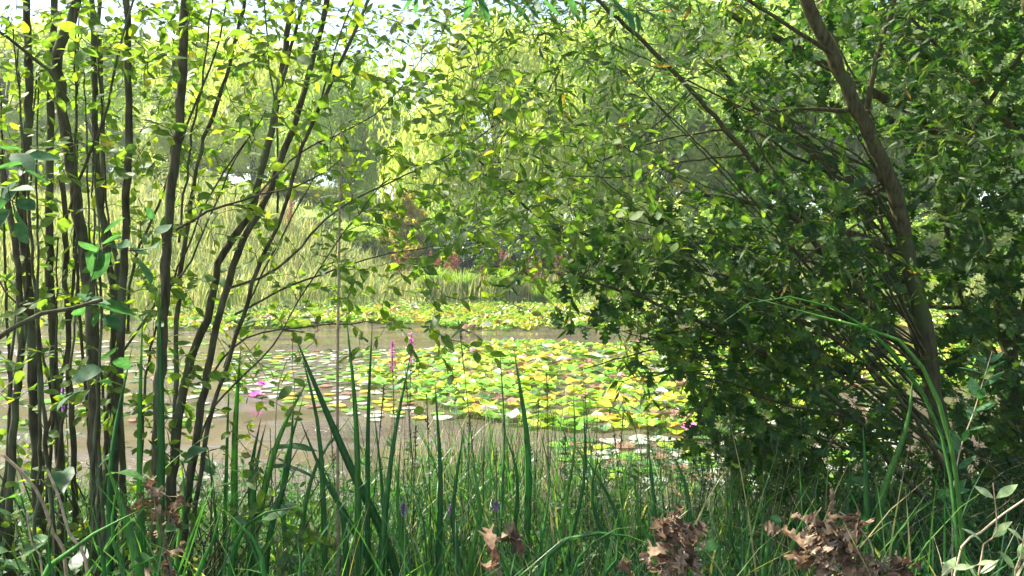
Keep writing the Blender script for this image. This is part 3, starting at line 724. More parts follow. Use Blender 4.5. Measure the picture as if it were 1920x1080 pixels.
# crowns above the frame, these shade the bank
tA += boxtargets(900, (-5.2, 2.6, 2.7), (-1.4, 5.6, 4.9)); tB += boxtargets(260, (-1.9, 2.6, 3.0), (-.7, 5.2, 4.9)); tC += boxtargets(1000, (-1.9, 3.0, 3.5), (.7, 7.2, 5.3))
optL['thin'] = .84; optT = dict(optL, maxl=2.6)
woody('sallow_shrub', 'clump of straight dark sallow stems at the far left with small oval leaves', 'shrub', A_tr, tA, OVATE, .058, .034, M['ovate'], M['bark'],
      (-1.75, 3.4, .36), optT, 'sallow shrubs on the near bank')
woody('sallow_shrub', 'sallow with one thick straight stem left of the leaning stems', 'shrub', B_tr, tB, OVATE, .058, .034, M['ovate'], M['bark'],
      (-1.3, 3.05, .36), optT, 'sallow shrubs on the near bank')
woody('sallow_shrub', 'sallow whose stems lean right over the pond with long leafy twigs', 'shrub', C_tr, tC, OVATE, .058, .034, M['ovate'], M['bark'],
      (-1.25, 3.25, .36), optT, 'sallow shrubs on the near bank')

# ---- right trees
GW = [".........1257887766555555",
      "..........1467777666665555",
      "..........2457876656766555",
      "..........2356753334876655",
      "..........2367742334777665544",
      "..........2467743334776665554",
      "...........356666556776665544",
      ".............3556665554444",
      "..............344443333333",
      "..............2333333.3333",
      "...................3333333",
      "...................2233333",
      "....................222333",
      "....................222222"]
GO = [".................2345678",
      ".................3456789",
      "................23456789",
      "................23456789",
      "................33446789",
      "..............2455446789",
      ".............47887567799",
      ".............57888767799",
      "..............5777523699",
      "..............2577532489",
      "................57753378",
      "................25643368",
      ".................3333357",
      "...................22356"]
W_tr = [tr([(1850, 1010), (1800, 900), (1755, 760), (1735, 620), (1705, 500), (1680, 370), (1620, 230), (1555, 90), (1500, -30), (1400, -260)], 5.0, 4.4, 35, 20),
        tr([(1755, 730), (1700, 660), (1600, 530), (1500, 420), (1400, 290), (1290, 160), (1180, 50), (1060, -60)], 4.95, 3.9, 14, 7),
        tr([(1738, 650), (1690, 450), (1640, 380), (1560, 310), (1470, 240), (1400, 190), (1340, 120)], 5.0, 5.0, 15, 7),
        tr([(1715, 500), (1620, 445), (1480, 395), (1390, 375), (1300, 360)], 4.8, 4.6, 15, 8),
        tr([(1745, 690), (1680, 640), (1500, 560), (1300, 500), (1140, 450), (1020, 410), (950, 350), (885, 285)], 4.9, 4.2, 12, 4),
        tr([(1630, 210), (1540, 205), (1470, 205), (1400, 215)], 4.6, 4.5, 9, 4),
        tr([(1750, 770), (1650, 720), (1500, 700), (1350, 705), (1200, 700)], 4.8, 4.5, 6, 3),
        tr([(1758, 790), (1700, 700), (1600, 640), (1450, 610), (1300, 560), (1180, 540)], 4.9, 4.7, 6, 3),
        tr([(1680, 380), (1500, 300), (1400, 245), (1250, 260), (1130, 300)], 4.9, 4.8, 7, 3),
        tr([(1560, 100), (1420, 10), (1300, -60)], 4.4, 4.0, 9, 5),
        tr([(1300, 170), (1200, 260), (1150, 330)], 4.2, 4.0, 5, 2),
        tr([(1400, 290), (1300, 300), (1180, 330), (1050, 330)], 4.3, 4.2, 5, 2),
        tr([(1620, 230), (1650, 80), (1700, -60)], 4.7, 4.6, 12, 8),
        tr([(1760, 760), (1690, 560), (1650, 400), (1640, 230), (1560, 60)], 4.9, 5.2, 9, 4)]
W2_tr = [tr([(1905, 1040), (1905, 800), (1890, 640), (1850, 480), (1780, 320), (1720, 220), (1640, 180), (1480, 90), (1360, 30)], 5.9, 5.4, 34, 12),
         tr([(1900, 720), (1800, 560), (1770, 400), (1740, 250), (1690, 100), (1640, -40)], 6.0, 6.0, 14, 8),
         tr([(1990, 1000), (2010, 600), (1960, 300), (1930, 0), (1900, -250)], 5.2, 5.2, 44, 26),
         tr([(2000, 600), (1900, 590), (1750, 575), (1600, 580)], 5.2, 5.4, 12, 5),
         tr([(1780, 320), (1850, 200), (1940, 60)], 5.8, 5.6, 12, 6),
         tr([(1960, 300), (1850, 190), (1760, 90), (1690, 10)], 5.3, 5.0, 10, 5),
         tr([(1905, 640), (1960, 400), (2000, 150)], 5.8, 5.6, 12, 6)]
for k in range(40):
    f = rng.random(); a = (1790 - 110 * f, 880 - 560 * f); e = (rng.uniform(1080, 1560), rng.uniform(120, 740) - 60 * f)
    mid_ = ((a[0] * .5 + e[0] * .5) + rng.normal() * 25, (a[1] * .5 + e[1] * .5) - rng.uniform(-10, 70))
    W_tr.append(tr([a, mid_, e], 4.85, rng.uniform(3.6, 4.4), rng.uniform(3.5, 7), 2))
optW = dict(leafy=.5, minl=.16, maxl=2.2, upn=.5, hang=.35, droop=.35)
tW = gridtargets(GW, 2.5, 3.7, 5.8, cols=(9, 23)) + boxtargets(1100, (-.5, 3.2, 3.5), (3.6, 7.6, 5.3))  # box: willow crown above the frame, added to shade the right bank
TK = np.array([(1800, 900), (1755, 760), (1735, 620), (1705, 500), (1680, 370), (1620, 230), (1555, 90), (1500, -30)], float)
def clear(T, dmax, rad_, keep):
    out = []
    for p in T:
        u, v, dd_ = proj(p); u, v, dd_ = u[0], v[0], dd_[0]
        x = np.interp(v, TK[::-1, 1], TK[::-1, 0])
        if abs(u - x) < rad_ and dd_ < dmax and -40 < v < 920 and rng.random() > keep: continue
        out.append(p)
    return out
tW = clear(tW, 5.1, 75, .15)
woody('willow_tree', 'leaning willow trunk at the right with long branches reaching left over the pond', 'tree', W_tr, tW, NARROW, .086, .028, M['narrow'], M['bark2'],
      (2.95, 5.0, .36), optW, partname='limb')
tO = gridtargets(GO, 1.6, 4.6, 6.4, cols=(17, 24)) + gridtargets(['7' * 5] * 12, .8, 4.6, 6.4, x0=1920) + boxtargets(400, (2.2, 3.6, 3.4), (4.6, 6.8, 5.0))
optO = dict(leafy=.26, minl=.12, maxl=2.0, upn=.9, hang=.1, cluster=True, twist=.15, droop=.35)
tO = clear(tO, 5.1, 70, .15)
woody('oak_tree', 'slim oak with lobed leaves behind the leaning willow at the right edge', 'tree', W2_tr, tO, LOBED, .105, .02, M['oak'], M['bark2'],
      (3.9, 5.6, .36), optO, partname='limb')
O_tr = [tr([(1810, 1010), (1700, 900), (1600, 780), (1480, 690), (1350, 620), (1200, 560), (1090, 520)], 4.4, 3.9, 13, 5),
        tr([(1820, 1010), (1740, 820), (1600, 660), (1450, 580), (1300, 540)], 4.5, 4.2, 11, 4),
        tr([(1700, 900), (1560, 830), (1430, 800), (1330, 830)], 4.4, 4.1, 7, 3),
        tr([(1600, 780), (1480, 760), (1380, 720), (1280, 700)], 4.4, 4.0, 6, 3),
        tr([(1650, 720), (1560, 600), (1500, 500), (1480, 420)], 4.5, 4.4, 6, 3),
        tr([(1480, 690), (1380, 650), (1280, 650), (1180, 640)], 4.2, 4.0, 5, 2),
        tr([(1600, 780), (1520, 870), (1450, 900)], 4.3, 4.1, 5, 2)]
GO2 = ["........................",
       "........................",
       "........................",
       "........................",
       "................1122....",
       ".............12344431...",
       ".............38877642...",
       ".............178888531..",
       "...............788742...",
       "................88732...",
       "................58832...",
       "................16621...",
       ".................1321...",
       "........................"]
tO2 = clear(gridtargets(GO2, 1.6, 3.7, 4.9), 5.1, 60, .2)
woody('oak_sapling', 'low dark oak bush with lobed leaves hanging over the water right of the lily patch', 'shrub', O_tr, tO2, LOBED, .086, .018, M['oak'], M['bark2'],
      (2.6, 4.4, .36), dict(optO, zmin=.7), partname='stem')
# overhanging tip with dark leaves at the top centre
H_tr = [([('w', 2.6, 1.2, .36), ('w', 2.35, 1.35, 1.8), ('w', 1.7, 1.6, 2.8), ('w', .8, 2.0, 3.15), ('w', .1, 2.3, 2.85), ('w', -.25, 2.4, 2.72)], 45, 5)]
tH = [P(x, y, dd) for x, y, dd in [(825, 10, 2.4), (860, 25, 2.4), (900, -10, 2.4), (960, 5, 2.3), (980, 30, 2.3), (1010, 0, 2.2), (1170, 30, 2.1), (1150, 10, 2.1), (1210, 20, 2.1), (1080, -20, 2.2), (780, -10, 2.5),
                                   (1300, -30, 2.0), (1400, -20, 2.0)]] + boxtargets(120, (-.6, 1.2, 3.0), (3.0, 3.4, 4.0))
woody('overhanging_tree', 'tree beside the viewer whose dark twig tips hang into the top of the view', 'tree', H_tr, tH, NARROW, .075, .03, M['near'], M['bark2'],
      (2.6, 1.2, .36), dict(optW, hang=.8), partname='limb')
# near sapling with big blue-green leaves at far left
N_tr = [([('w', -1.55, 1.75, .3), ('w', -1.45, 1.8, 1.2), ('w', -1.35, 1.9, 2.0), ('w', -1.3, 1.95, 2.3)], 12, 4),
        ([('w', -1.42, 1.85, 1.5), ('w', -1.2, 1.9, 1.75), ('w', -1.0, 1.95, 1.82)], 5, 3)]
tN = [P(x, y, dd) for x, y, dd in [(30, 290, 1.95), (40, 340, 1.9), (20, 420, 1.9), (190, 440, 2.0), (265, 490, 2.0), (180, 500, 2.0), (195, 590, 2.0), (160, 560, 2.0), (295, 410, 2.0), (15, 350, 1.8), (130, 740, 2.1), (175, 720, 2.1)]]
woody('sallow_sapling', 'near sapling with large bluish green oval leaves at the left edge', 'shrub', N_tr, tN, OVATE, .078, .08, M['near'], M['bark'],
      (-1.55, 1.75, .36), dict(leafy=.16, minl=.1, upn=1.0, toground=False, maxl=2), partname='stem')

# ------------------------------------------------------------------ foreground blades and grasses
def blade(parent, pts, wpx, dd, seg=14, vfold=.2, name='blade', mat='iris', var=None):
    pp0 = [P(x, y, dd) for x, y in pts]
    b_ = pp0[0].copy(); g = gz(b_[0], b_[1])
    if b_[2] > g + .1: pp0 = [np.array([b_[0], b_[1], g - .03])] + pp0
    pp = spline(pp0, seg); T = unit(np.gradient(pp, axis=0))
    vw = unit(pp - CAM); side = unit(np.cross(T, vw)); yaw = rng.normal() * .5
    side = unit(side * math.cos(yaw) + np.cross(T, side) * math.sin(yaw)); nn = np.cross(side, T)
    t = np.linspace(0, 1, seg); wv = .95 * wpx / 2 * dd / F * np.minimum(1.0, 1.15 * (1 - t ** 3.0) + .02) * np.minimum(.75 + t, 1)
    v = np.concatenate([pp - side * wv[:, None], pp + nn * (wv * vfold)[:, None], pp + side * wv[:, None], pp - nn * (wv * .12 + .0006)[:, None]])
    q = []
    for a in range(4):
        b2 = (a + 1) % 4
        for k in range(seg - 1): q.append((a * seg + k, a * seg + k + 1, b2 * seg + k + 1, b2 * seg + k))
    base_v = rng.random() * .8 if var is None else var; va = np.tile(base_v + (1.0 - base_v) * np.clip((t - .86) / .14, 0, 1) * (rng.random() < .6), 4)
    m_ = MB(); m_.add(v, q, None, va)
    return m_.build(name, M[mat], parent)
def clump(label, dd, bl, cx, name='iris_clump', cat='iris plant', group='sword leaved plants on the near bank'):
    b_ = P(cx, 900, dd); t = thing(name, label, cat, (b_[0], b_[1], gz(b_[0], b_[1])), group)
    for pts, wpx in bl: blade(t, pts, wpx, dd + rng.normal() * .08)
    return t
clump('tall crossed sword leaves left of centre, tips over the open water', 3.0,
      [([(745, 1080), (650, 860), (590, 720), (546, 612)], 19), ([(610, 1080), (600, 830), (575, 700), (553, 640)], 12), ([(470, 1060), (520, 830), (585, 700)], 15),
       ([(560, 1050), (590, 880), (665, 770)], 13), ([(500, 1040), (540, 880), (552, 730)], 12), ([(700, 1080), (610, 900), (560, 780)], 13), ([(470, 1050), (480, 880), (500, 790)], 14)], 600)
clump('upright narrow sword leaves between the dry stalk and the lily patch', 2.9,
      [([(672, 1080), (668, 800), (648, 580)], 13), ([(690, 1080), (690, 800), (699, 588)], 14), ([(715, 1080), (735, 850), (775, 640)], 12), ([(725, 1080), (715, 900), (700, 760)], 12),
       ([(650, 1080), (640, 960), (600, 860)], 14), ([(760, 1080), (745, 940), (752, 820)], 11)], 690)
clump('broad upright sword leaf with shorter ones left of the lily patch middle', 2.7,
      [([(822, 1080), (826, 900), (815, 705)], 21), ([(860, 1080), (850, 950), (872, 790)], 13), ([(800, 1080), (790, 960), (750, 860)], 13), ([(880, 1080), (900, 960), (880, 840)], 14)], 830)
clump('slim pointed leaves in front of the middle of the lily patch', 3.3,
      [([(985, 1080), (990, 850), (963, 650)], 14), ([(935, 1080), (945, 820), (936, 640)], 9), ([(1040, 1060), (1075, 860), (1075, 720)], 9), ([(1010, 1060), (1030, 900), (1010, 800)], 12),
       ([(960, 1060), (970, 900), (940, 790)], 11), ([(1060, 1070), (1095, 900), (1094, 745)], 8)], 990)
clump('sword leaves with one bent tip right of the lily patch middle', 3.2,
      [([(1180, 1080), (1150, 950), (1080, 830)], 13), ([(1150, 1060), (1110, 940), (1125, 840)], 11), ([(1230, 1060), (1225, 930), (1212, 810)], 11), ([(1290, 1060), (1290, 930), (1262, 850)], 13),
       ([(1250, 1080), (1200, 980), (1195, 900)], 12)], 1190)
clump('wide bright sword leaves low between the sallow clumps', 2.4,
      [([(265, 1120), (235, 970), (195, 858)], 24), ([(278, 1120), (268, 1010), (270, 900)], 16), ([(292, 1120), (300, 1020), (288, 930)], 15), ([(240, 1120), (210, 1000), (225, 880)], 12)], 260)
clump('teal leaves standing against the thick straight sallow stem', 2.75,
      [([(300, 1080), (302, 800), (298, 520)], 16), ([(262, 1080), (262, 800), (268, 570)], 13), ([(205, 1080), (210, 850), (250, 640)], 13), ([(330, 1080), (345, 940), (340, 860)], 12)], 290)
clump('tall teal blades behind the crossed sword leaves', 3.6,
      [([(440, 1060), (440, 830), (452, 640)], 14), ([(420, 1060), (425, 860), (430, 700)], 9), ([(480, 1060), (470, 900), (490, 780)], 13), ([(540, 1060), (530, 900), (570, 740)], 10)], 450)
clump('upright blades in front of the dark oak leaves', 3.4,
      [([(1625, 1080), (1625, 930), (1618, 800)], 16), ([(1660, 1080), (1650, 950), (1700, 800), (1712, 700)], 14), ([(1690, 1080), (1650, 960), (1640, 880)], 14), ([(1380, 1080), (1385, 980), (1370, 900)], 12),
       ([(1560, 1080), (1530, 960), (1535, 880)], 10), ([(1680, 1070), (1670, 1000), (1640, 930)], 18)], 1640)
clump('long dark reed leaves arching left across the oak leaves', 3.0,
      [([(1800, 1100), (1760, 800), (1620, 610), (1450, 555), (1340, 615)], 8), ([(1810, 1100), (1780, 820), (1700, 650), (1560, 600), (1400, 555)], 9)], 1800, 'reed_clump', 'reed plant')
clump('arching grass leaf and short blades at the bottom centre right', 2.3,
      [([(1000, 1140), (1050, 1020), (1150, 1000), (1230, 1025)], 14), ([(1060, 1140), (1120, 1010), (1210, 985)], 11), ([(1130, 1120), (1160, 1040), (1150, 960)], 12), ([(960, 1120), (900, 990), (870, 900)], 11)], 1050)
clump('pale arching leaves at the bottom left of centre', 2.3,
      [([(430, 1150), (445, 1010), (500, 960), (545, 952)], 18), ([(500, 1140), (480, 1020), (400, 940)], 14), ([(360, 1140), (400, 1010), (420, 930)], 14), ([(560, 1150), (560, 1020), (500, 940)], 13)], 460)
clump('short blades at the bottom left edge', 2.2, [([(60, 1140), (150, 1020), (275, 950)], 14), ([(200, 1150), (190, 1030), (170, 940)], 12), ([(110, 1150), (90, 1040), (100, 960)], 12)], 120)
clump('fresh green blades beside the curled brown leaf bunch', 2.6,
      [([(1430, 1110), (1440, 1000), (1400, 920)], 13), ([(1400, 1110), (1370, 1010), (1370, 920)], 12), ([(1480, 1110), (1490, 1010), (1530, 930)], 12), ([(1340, 1110), (1350, 1020), (1330, 960)], 12)], 1410)
for cx, dd, n, hgt, lab in [(90, 2.7, 6, .75, 'arching green leaves in front of the leftmost stems'), (380, 2.5, 8, .62, 'broad arching leaves right of the withered leaves at the lower left'),
                            (560, 2.4, 8, .62, 'broad arching leaves low in front of the crossed sword leaves'), (770, 2.5, 7, .6, 'broad arching leaves low left of the small purple flowers'),
                            (900, 2.6, 7, .62, 'broad arching leaves low behind the bottom centre withered leaves'), (1100, 2.7, 7, .6, 'broad arching leaves low left of the upright brown leaf bunch'),
                            (1340, 3.0, 6, .55, 'arching green leaves behind and right of the upright brown leaf bunch'), (640, 3.6, 7, .8, 'green leaves around the foot of the tall dry stalk'),
                            (1160, 3.8, 6, .7, 'green leaves in front of the shaded water right of centre')]:
    c = P(cx, 900, dd); b_ = np.array([c[0], c[1], gz(c[0], c[1])]); t = thing('iris_clump', lab, 'iris plant', b_, 'sword leaved plants on the near bank')
    for k in range(n):
        m_ = MB(); a = rng.random() * 6.28; q0 = b_ + np.array([math.cos(a), math.sin(a), 0]) * .04
        ribbon(m_, q0[None] - np.array([[0, 0, .02]]), np.array([[math.cos(a), math.sin(a), 0]]), np.array([hgt * rng.uniform(.8, 1.6)]), np.array([rng.uniform(.016, .028)]), np.array([rng.uniform(.3, 1.9)]), 12, rng.random() * .9)
        m_.build('blade', M['iris'], t)
# rushes: thin dark stems
rl = [(860, 600, 910, 960), (760, 690, 770, 980), (1098, 740, 1110, 960), (1010, 760, 1000, 980), (880, 780, 900, 980), (1150, 800, 1190, 960), (930, 840, 925, 1000), (720, 720, 690, 980),
      (800, 740, 812, 980), (1060, 820, 1050, 1000), (1215, 800, 1230, 980), (780, 800, 765, 1000), (1320, 860, 1310, 1000), (1170, 770, 1140, 980), (620, 800, 650, 980), (1025, 700, 1035, 980)]
rlab = ['tallest, tip above the lily patch left end', 'left of the broad upright sword leaf', 'against the near edge of the lily patch, right', 'in front of the lily patch middle', 'right of the broad upright sword leaf',
        'leaning left at the right end of the lily patch', 'short one at the bottom middle', 'leaning right near the dry stalk', 'just left of the broad upright sword leaf', 'short one right of middle',
        'near the oak leaves, upright', 'short one left of middle', 'far right, beside the brown leaf bunch', 'leaning right at the right end of the lily patch', 'beside the dry stalk, short', 'tall one right of the slim pointed leaves']
for (x0, y0, x1, y1), lb in zip(rl, rlab):
    dd = 3.3 + rng.random() * .7; p1 = P(x1, y1, dd); b_ = np.array([p1[0], p1[1], gz(p1[0], p1[1])]); tp = P(x0, y0, dd)
    t = thing('rush', 'thin dark rush stem ' + lb, 'rush', b_, 'rush stems in front of the water')
    m_ = MB(); pp = spline([b_, (b_ * .6 + tp * .4) + rng.normal(size=3) * .015, tp], 12); tube(m_, pp, np.linspace(.0035, .0014, 12), 5); m_.build('stem', M['rush'], t)
    m_ = MB(); tube(m_, pp[-3:], .0022, 4); n = 26; c = pp[-1] + (pp[-3] - pp[-1]) * rng.random((n, 1)) + rng.normal(size=(n, 3)) * .004
    leaves(m_, SIMPLE, c, rdir(n) + np.array([0, 0, .8]), rdir(n), .016); m_.build('seed_head', M['rush'], t)
# grass stuff
def ground_grass(n, x0, x1, y0, y1, L0, L1, w0, w1, b0, b1, ok=None):
    b_ = scatter(n, x0, x1, y0, y1, ok); k = len(b_); b_[:, 2] -= .02
    m0 = ~((b_[:, 0] > .15) & (b_[:, 0] < 1.9) & (b_[:, 1] > 4.5)) | (rng.random(k) < .25); b_ = b_[m0]; k = len(b_)
    ribbon(mb, b_, hor(k), L0 + (L1 - L0) * rng.random(k) ** 1.4, w0 + (w1 - w0) * rng.random(k), b0 + (b1 - b0) * rng.random(k), 6)
mb = MB()
ground_grass(620, -1.6, 1.7, 1.9, 2.9, .6, 1.08, .006, .013, .3, 1.4)
ground_grass(900, -1.1, 1.7, 2.7, 4.4, .35, .75, .006, .013, .3, 1.3)
ground_grass(700, -.75, .6, 2.5, 6.2, .3, .95, .004, .011, .1, 1.1)
ground_grass(13000, -3.2, 3.6, 2.2, 5.7, .12, .42, .004, .010, .3, 1.9)
ground_grass(300, -1.3, 1.0, 4.6, 6.4, .3, .7, .005, .010, .05, .7)
ground_grass(1600, -.6, 2.4, 2.2, 4.6, .25, .6, .005, .012, .3, 1.6)
tag(mb.build('bank_grass', M['grass']), 'dense tangled green grass along the near bank', 'grass', kind='stuff')
mb = MB()
ground_grass(600, -3.2, 3.4, 2.0, 6.0, .2, .8, .002, .005, .4, 1.6)
ground_grass(500, -.8, 1.3, 2.6, 5.6, .35, .95, .002, .004, .05, .7)
tag(mb.build('dry_grass', M['straw']), 'thin dry stalks tangled in the green bank grass', 'dry grass', kind='stuff')
mb = MB(); ground_grass(900, -.9, 1.5, 2.6, 5.8, .35, 1.05, .002, .0045, .02, .5)
tag(mb.build('fine_rushes', M['rush']), 'fine dark rush stems standing thinly among the bank grass', 'rushes', kind='stuff')
# low leafy herbs
mb = MB()
b_ = scatter(2600, -3.0, 3.4, 2.3, 5.8, lambda x, y: rng.random(len(x)) < .45 + .4 * np.sin(x * 2.2 + 1.5) * np.cos(y * 1.7))
for p in b_:
    h = .15 + .35 * rng.random(); tp = p + np.array([rng.normal() * .08, rng.normal() * .08, h]); pp = spline([p, (p + tp) / 2 + rng.normal(size=3) * .02, tp], 5)
    tube(mb, pp, .0015, 3); n = 18; f = .25 + .75 * rng.random(n)
    c = p + (tp - p) * f[:, None]; leaves(mb, NARROW, c, hor(n) + np.array([0, 0, .4]) + .2 * rng.normal(size=(n, 3)), np.array([0, 0, 1]) + .4 * rng.normal(size=(n, 3)), .035 + .03 * rng.random(n), wscale=1.6)
tag(mb.build('bank_herbs', M['herb']), 'low leafy green herbs under the bank grass', 'ground cover', kind='stuff')
# brambly undergrowth twigs at the right foot
mb = MB()
for k in range(240):
    x = rng.uniform(1.6, 4.2); y = rng.uniform(3.2, 6.0); z = gz(x, y); a = rng.random() * 6.28; L = .3 + .9 * rng.random()
    p0 = np.array([x, y, z]); p1 = p0 + np.array([math.cos(a) * L * .7, math.sin(a) * L * .4, L * (.2 + .8 * rng.random())])
    tube(mb, spline([p0, (p0 + p1) / 2 + np.array([0, 0, .12]), p1], 8), np.linspace(.005, .0015, 8), 4)
tag(mb.build('brushwood', M['bark2']), 'tangle of thin dead twigs under the oak at the right', 'twigs', kind='stuff')
mb = MB()
for k in range(170):
    x = rng.uniform(-2.6, -.9); y = rng.uniform(2.4, 4.2); z = gz(x, y); a = rng.random() * 6.28; L = .3 + .6 * rng.random()
    p0 = np.array([x, y, z]); p1 = p0 + np.array([math.cos(a) * L * .5, math.sin(a) * L * .3, L * (.4 + .6 * rng.random())])
    tube(mb, spline([p0, (p0 + p1) / 2 + np.array([0, 0, .06]), p1], 8), np.linspace(.006, .002, 8), 4)
tag(mb.build('brushwood', M['bark']), 'tangle of dark twigs around the feet of the left sallow stems', 'twigs', kind='stuff')
# leafy docks with broad dark leaves
def broad(px, py, dd, n, size, label):
    c = P(px, py, dd); b_ = np.array([c[0], c[1], gz(c[0], c[1])]); t = thing('broad_leaved_plant', label, 'wild plant', b_, 'broad leaved plants on the near bank')
    st, lf = MB(), MB(); H = c[2] - b_[2]
    for k in range(n):
        a = k * 2.4; L = H * rng.uniform(.4, 1.1); e = b_ + np.array([math.cos(a) * .16, math.sin(a) * .13, L]); tube(st, spline([b_, (b_ + e) / 2 + np.array([0, 0, .05]), e], 6), np.linspace(.004, .002, 6), 5)
        d_ = np.array([[math.cos(a), math.sin(a), .1 + .4 * rng.random()]])
        leaves(lf, OVATE, e[None], d_, np.array([[0, -.2, 1.]]) + .2 * rng.normal(size=(1, 3)), size * rng.uniform(.7, 1.2), fold=.4, droop=.6, wscale=.8, twist=.2)
    st.build('stem', M['herb'], t); lf.build('foliage', M['herb'], t)
broad(425, 860, 3.0, 16, .16, 'dark broad leaved plant at the foot of the leaning sallow stems')
broad(380, 960, 2.6, 14, .13, 'low broad leaved plant right of the withered leaves at the lower left')
broad(120, 900, 2.7, 14, .13, 'dark leafy plant between the pale bent stalks and the sallow stems')
broad(1450, 1040, 2.4, 12, .08, 'small leafy plant between the two big brown leaf bunches')
broad(1700, 920, 3.6, 14, .12, 'shaded leafy plant left of the foot of the leaning trunk')

# dry stalks
def stalk(pts, wpx, dd, label, wl=.6):
    pp0 = [P(x, y, dd) for x, y in pts]; b_ = pp0[0].copy(); g = gz(b_[0], b_[1]); b_[2] = g
    if pp0[0][2] > g + .05: pp0 = [b_] + pp0
    m_ = MB(); pp = spline(pp0, 24); tube(m_, pp, np.linspace(wpx / 2 * dd / F, wpx / 2 * dd / F * wl, 24), 7, knob=.15)
    o = m_.build('dry_stalk', M['straw']); tag(o, label, 'dry stalk', 'dry stalks on the near bank')
stalk([(634, 1070), (633, 700), (636, 450), (640, 225)], 7, 3.0, 'tall straight dry stalk standing left of centre')
stalk([(125, 1075), (100, 1000), (75, 930), (40, 885), (8, 855)], 9, 2.3, 'thick pale bent stalk at the lower left edge')
stalk([(165, 1080), (130, 1000), (110, 930), (88, 880)], 8, 2.4, 'pale bent stalk with flaking sheath, second from the left edge')
stalk([(80, 1080), (60, 1020), (50, 960)], 5, 2.4, 'short thin pale stalk at the lower left corner')
stalk([(520, 740), (590, 640)], 3, 3.1, 'thin reddish dry stalk between the leaning stems and the sword leaves')
stalk([(1790, 1080), (1850, 990), (1930, 930)], 6, 2.2, 'pale slanting stalk at the lower right corner')
stalk([(1640, 1080), (1620, 1000), (1575, 960)], 4, 2.4, 'thin dry stalk sticking out of the wide brown leaf bunch')

# withered oak leaf bunches
def bunch(name, label, blobs, dd, n, size, root):
    b_ = P(root, 1000, dd); b_[2] = gz(b_[0], b_[1])
    t = thing(name, label, 'dead leaves', b_, 'bunches of withered brown leaves')
    tw, lf = MB(), MB()
    for (cx, cy, rx, ry, wgt) in blobs:
        c = P(cx, cy, dd); sx, sz = rx * dd / F, ry * dd / F
        tube(tw, spline([b_, (b_ + c) / 2 + np.array([.03, 0, .02]), c], 10), np.linspace(.006, .003, 10), 6)
        k = int(n * wgt); o = rng.normal(size=(k, 3)) * .5; p = c + o * np.array([sx, (sx + sz) / 2.5, sz])
        for m_ in range(0, k, 2): tube(tw, spline([c, (c + p[m_]) / 2 + rng.normal(size=3) * .01, p[m_]], 5), np.linspace(.002, .001, 5), 4)
        d_ = unit(p - c) * .4 + rng.normal(size=(k, 3)) * .7 + np.array([0, -.1, -.35])
        leaves(lf, LOBED, p, d_, rdir(k) + np.array([0, -.6, .5]), size * (.7 + .6 * rng.random(k)), fold=1.1, droop=.9, twist=.9)
    tw.build('twig', M['twig'], t); lf.build('foliage', M['dead'], t)
bunch('dead_oak_branch', 'upright bunch of curled brown oak leaves at the bottom, right of centre', [(1262, 980, 30, 26, .3), (1282, 1020, 32, 30, .4), (1255, 1065, 46, 26, .3)], 2.1, 85, .043, 1270)
bunch('dead_oak_branch', 'wide bunch of dry brown oak leaves at the bottom right', [(1520, 1005, 45, 22, .25), (1580, 995, 45, 22, .25), (1550, 1035, 60, 26, .25), (1655, 1062, 55, 18, .25)], 2.1, 110, .044, 1580)
bunch('dead_oak_branch', 'small pinkish brown curled leaves at the bottom centre', [(928, 1010, 20, 14, .5), (935, 1045, 14, 20, .5)], 2.2, 7, .06, 935)
bunch('dead_oak_branch', 'sparse greyish brown withered leaves between the sallow stems at the lower left', [(290, 920, 40, 26, .4), (300, 965, 35, 20, .3), (315, 1030, 22, 40, .3)], 2.5, 32, .05, 310)
# pale sunlit shoots lower right
def shoot(label, pts, dd, n, size, mat='pale'):
    pp0 = [P(x, y, dd) for x, y in pts]; b_ = pp0[0].copy(); b_[2] = gz(b_[0], b_[1]); 
    t = thing('willow_shoot', label, 'young plant', b_, 'young pale willow shoots')
    m_ = MB(); pp = spline([b_] + pp0, 24); tube(m_, pp, np.linspace(.005, .0015, 24), 6); s = m_.build('stem', M['straw'], t)
    lf = MB(); f = 23 - np.arange(n) * (15. / n) * rng.uniform(.8, 1.0, n); i0 = np.clip(f.astype(int), 0, 22); a = np.arange(n) * 2.4
    tt = unit(np.gradient(pp, axis=0))[i0]
    dv = np.stack([np.cos(a), .6 * np.sin(a), .25 + 0 * a], 1) + tt * .4 + rng.normal(size=(n, 3)) * .15
    leaves(lf, NARROW, pp[i0], dv, np.array([0, -.5, 1]) + .3 * rng.normal(size=(n, 3)), size * (.7 + .5 * rng.random(n)), wscale=1.5); lf.build('foliage', M[mat], t)
shoot('young pale leaved shoot catching the sun at the right edge', [(1835, 1075), (1868, 1000), (1862, 905)], 2.1, 14, .075)
shoot('pale leaved shoot lying low at the bottom right corner', [(1760, 1120), (1800, 1070), (1860, 1055)], 2.0, 12, .065)
shoot('pale leaved shoot right of the first one, cut by the frame', [(1900, 1120), (1915, 1040), (1925, 960)], 2.1, 12, .07)
shoot('bluish green leafy shoot in front of the leaning trunk', [(1790, 900), (1830, 760), (1860, 660)], 3.3, 26, .10, 'near')
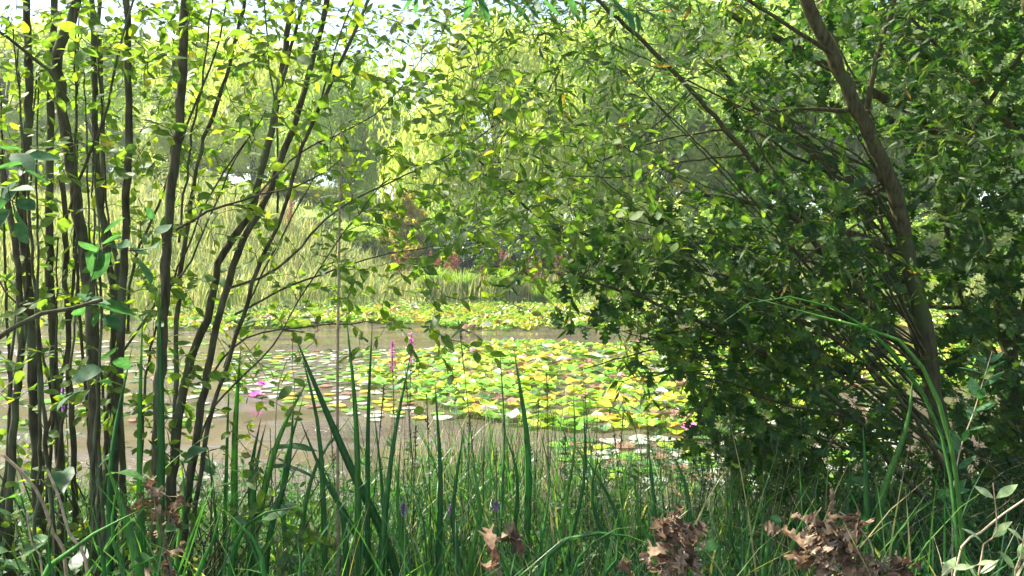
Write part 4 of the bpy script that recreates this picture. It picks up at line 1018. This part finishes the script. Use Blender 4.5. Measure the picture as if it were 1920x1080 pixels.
# purple loosestrife
def loose(px, py, dd, label, s, mat, L=.16):
    tp = P(px, py, dd); b_ = np.array([tp[0] + .02, tp[1], max(gz(tp[0], tp[1]), -.05)])
    t = thing('loosestrife', label, 'wild flower', b_, 'loosestrife flower spikes')
    m_ = MB(); pp = spline([b_, (b_ + tp) / 2 + rng.normal(size=3) * .015, tp], 12); tube(m_, pp, .0025 * s, 5); m_.build('stem', M['rush'], t)
    h = MB(); n = 34
    f = rng.random(n) * .85 + .1; c = pp[0] + (pp[-1] - pp[0]) * f[:, None]; leaves(h, NARROW, c, hor(n) + np.array([0, 0, .3]), np.array([0, 0, 1]) + .3 * rng.normal(size=(n, 3)), .06 * s, wscale=1.3); h.build('foliage', M['herb'], t)
    f_ = MB(); tube(f_, np.array([tp - np.array([0, 0, L * s]), tp]), .004 * s, 5); n = 90; u = rng.random(n); c = tp - np.array([0, 0, 1]) * (u * L * s)[:, None] + rng.normal(size=(n, 3)) * .008 * s * (.4 + u)[:, None]
    leaves(f_, OVATE, c, rdir(n) + np.array([0, 0, .3]), rdir(n), .016 * s); f_.build('flower_spike', M[mat], t)
loose(735, 640, 5.9, 'pink loosestrife spike against the open water, left of the pair', 1.4, 'pink')
loose(771, 628, 5.9, 'pink loosestrife spike against the open water, right of the pair', 1.4, 'pink')
loose(18, 705, 5.6, 'magenta loosestrife spike at the left edge', 1.6, 'pink')
loose(118, 715, 5.4, 'purple loosestrife spike behind the far left stems', 1.4, 'purple')
loose(930, 942, 2.9, 'small purple flower low in the grass at centre', .5, 'purple', .05)
loose(757, 945, 2.9, 'small purple flower low in the grass left of centre', .6, 'purple', .06)
loose(845, 950, 3.0, 'small faded purple flower low between the sword leaves', .5, 'purple', .06)

# ------------------------------------------------------------------ haze
m = bpy.data.materials.new('haze'); m.use_nodes = True; t = m.node_tree; t.nodes.clear()
pv = t.nodes.new('ShaderNodeVolumePrincipled'); pv.inputs['Color'].default_value = (.93, .96, 1, 1); pv.inputs['Density'].default_value = .0007; pv.inputs['Anisotropy'].default_value = .3
o_ = t.nodes.new('ShaderNodeOutputMaterial'); t.links.new(pv.outputs[0], o_.inputs['Volume'])
mb = MB(); x0, x1, y0, y1, z0, z1 = -920., 920., -520., 1540., -1.8, 40.
mb.add([(x0, y0, z0), (x1, y0, z0), (x1, y1, z0), (x0, y1, z0), (x0, y0, z1), (x1, y0, z1), (x1, y1, z1), (x0, y1, z1)],
       [(0, 3, 2, 1), (4, 5, 6, 7), (0, 1, 5, 4), (1, 2, 6, 5), (2, 3, 7, 6), (3, 0, 4, 7)], None, 0.0)
tag(mb.build('haze', m, None, False), kind='stuff')
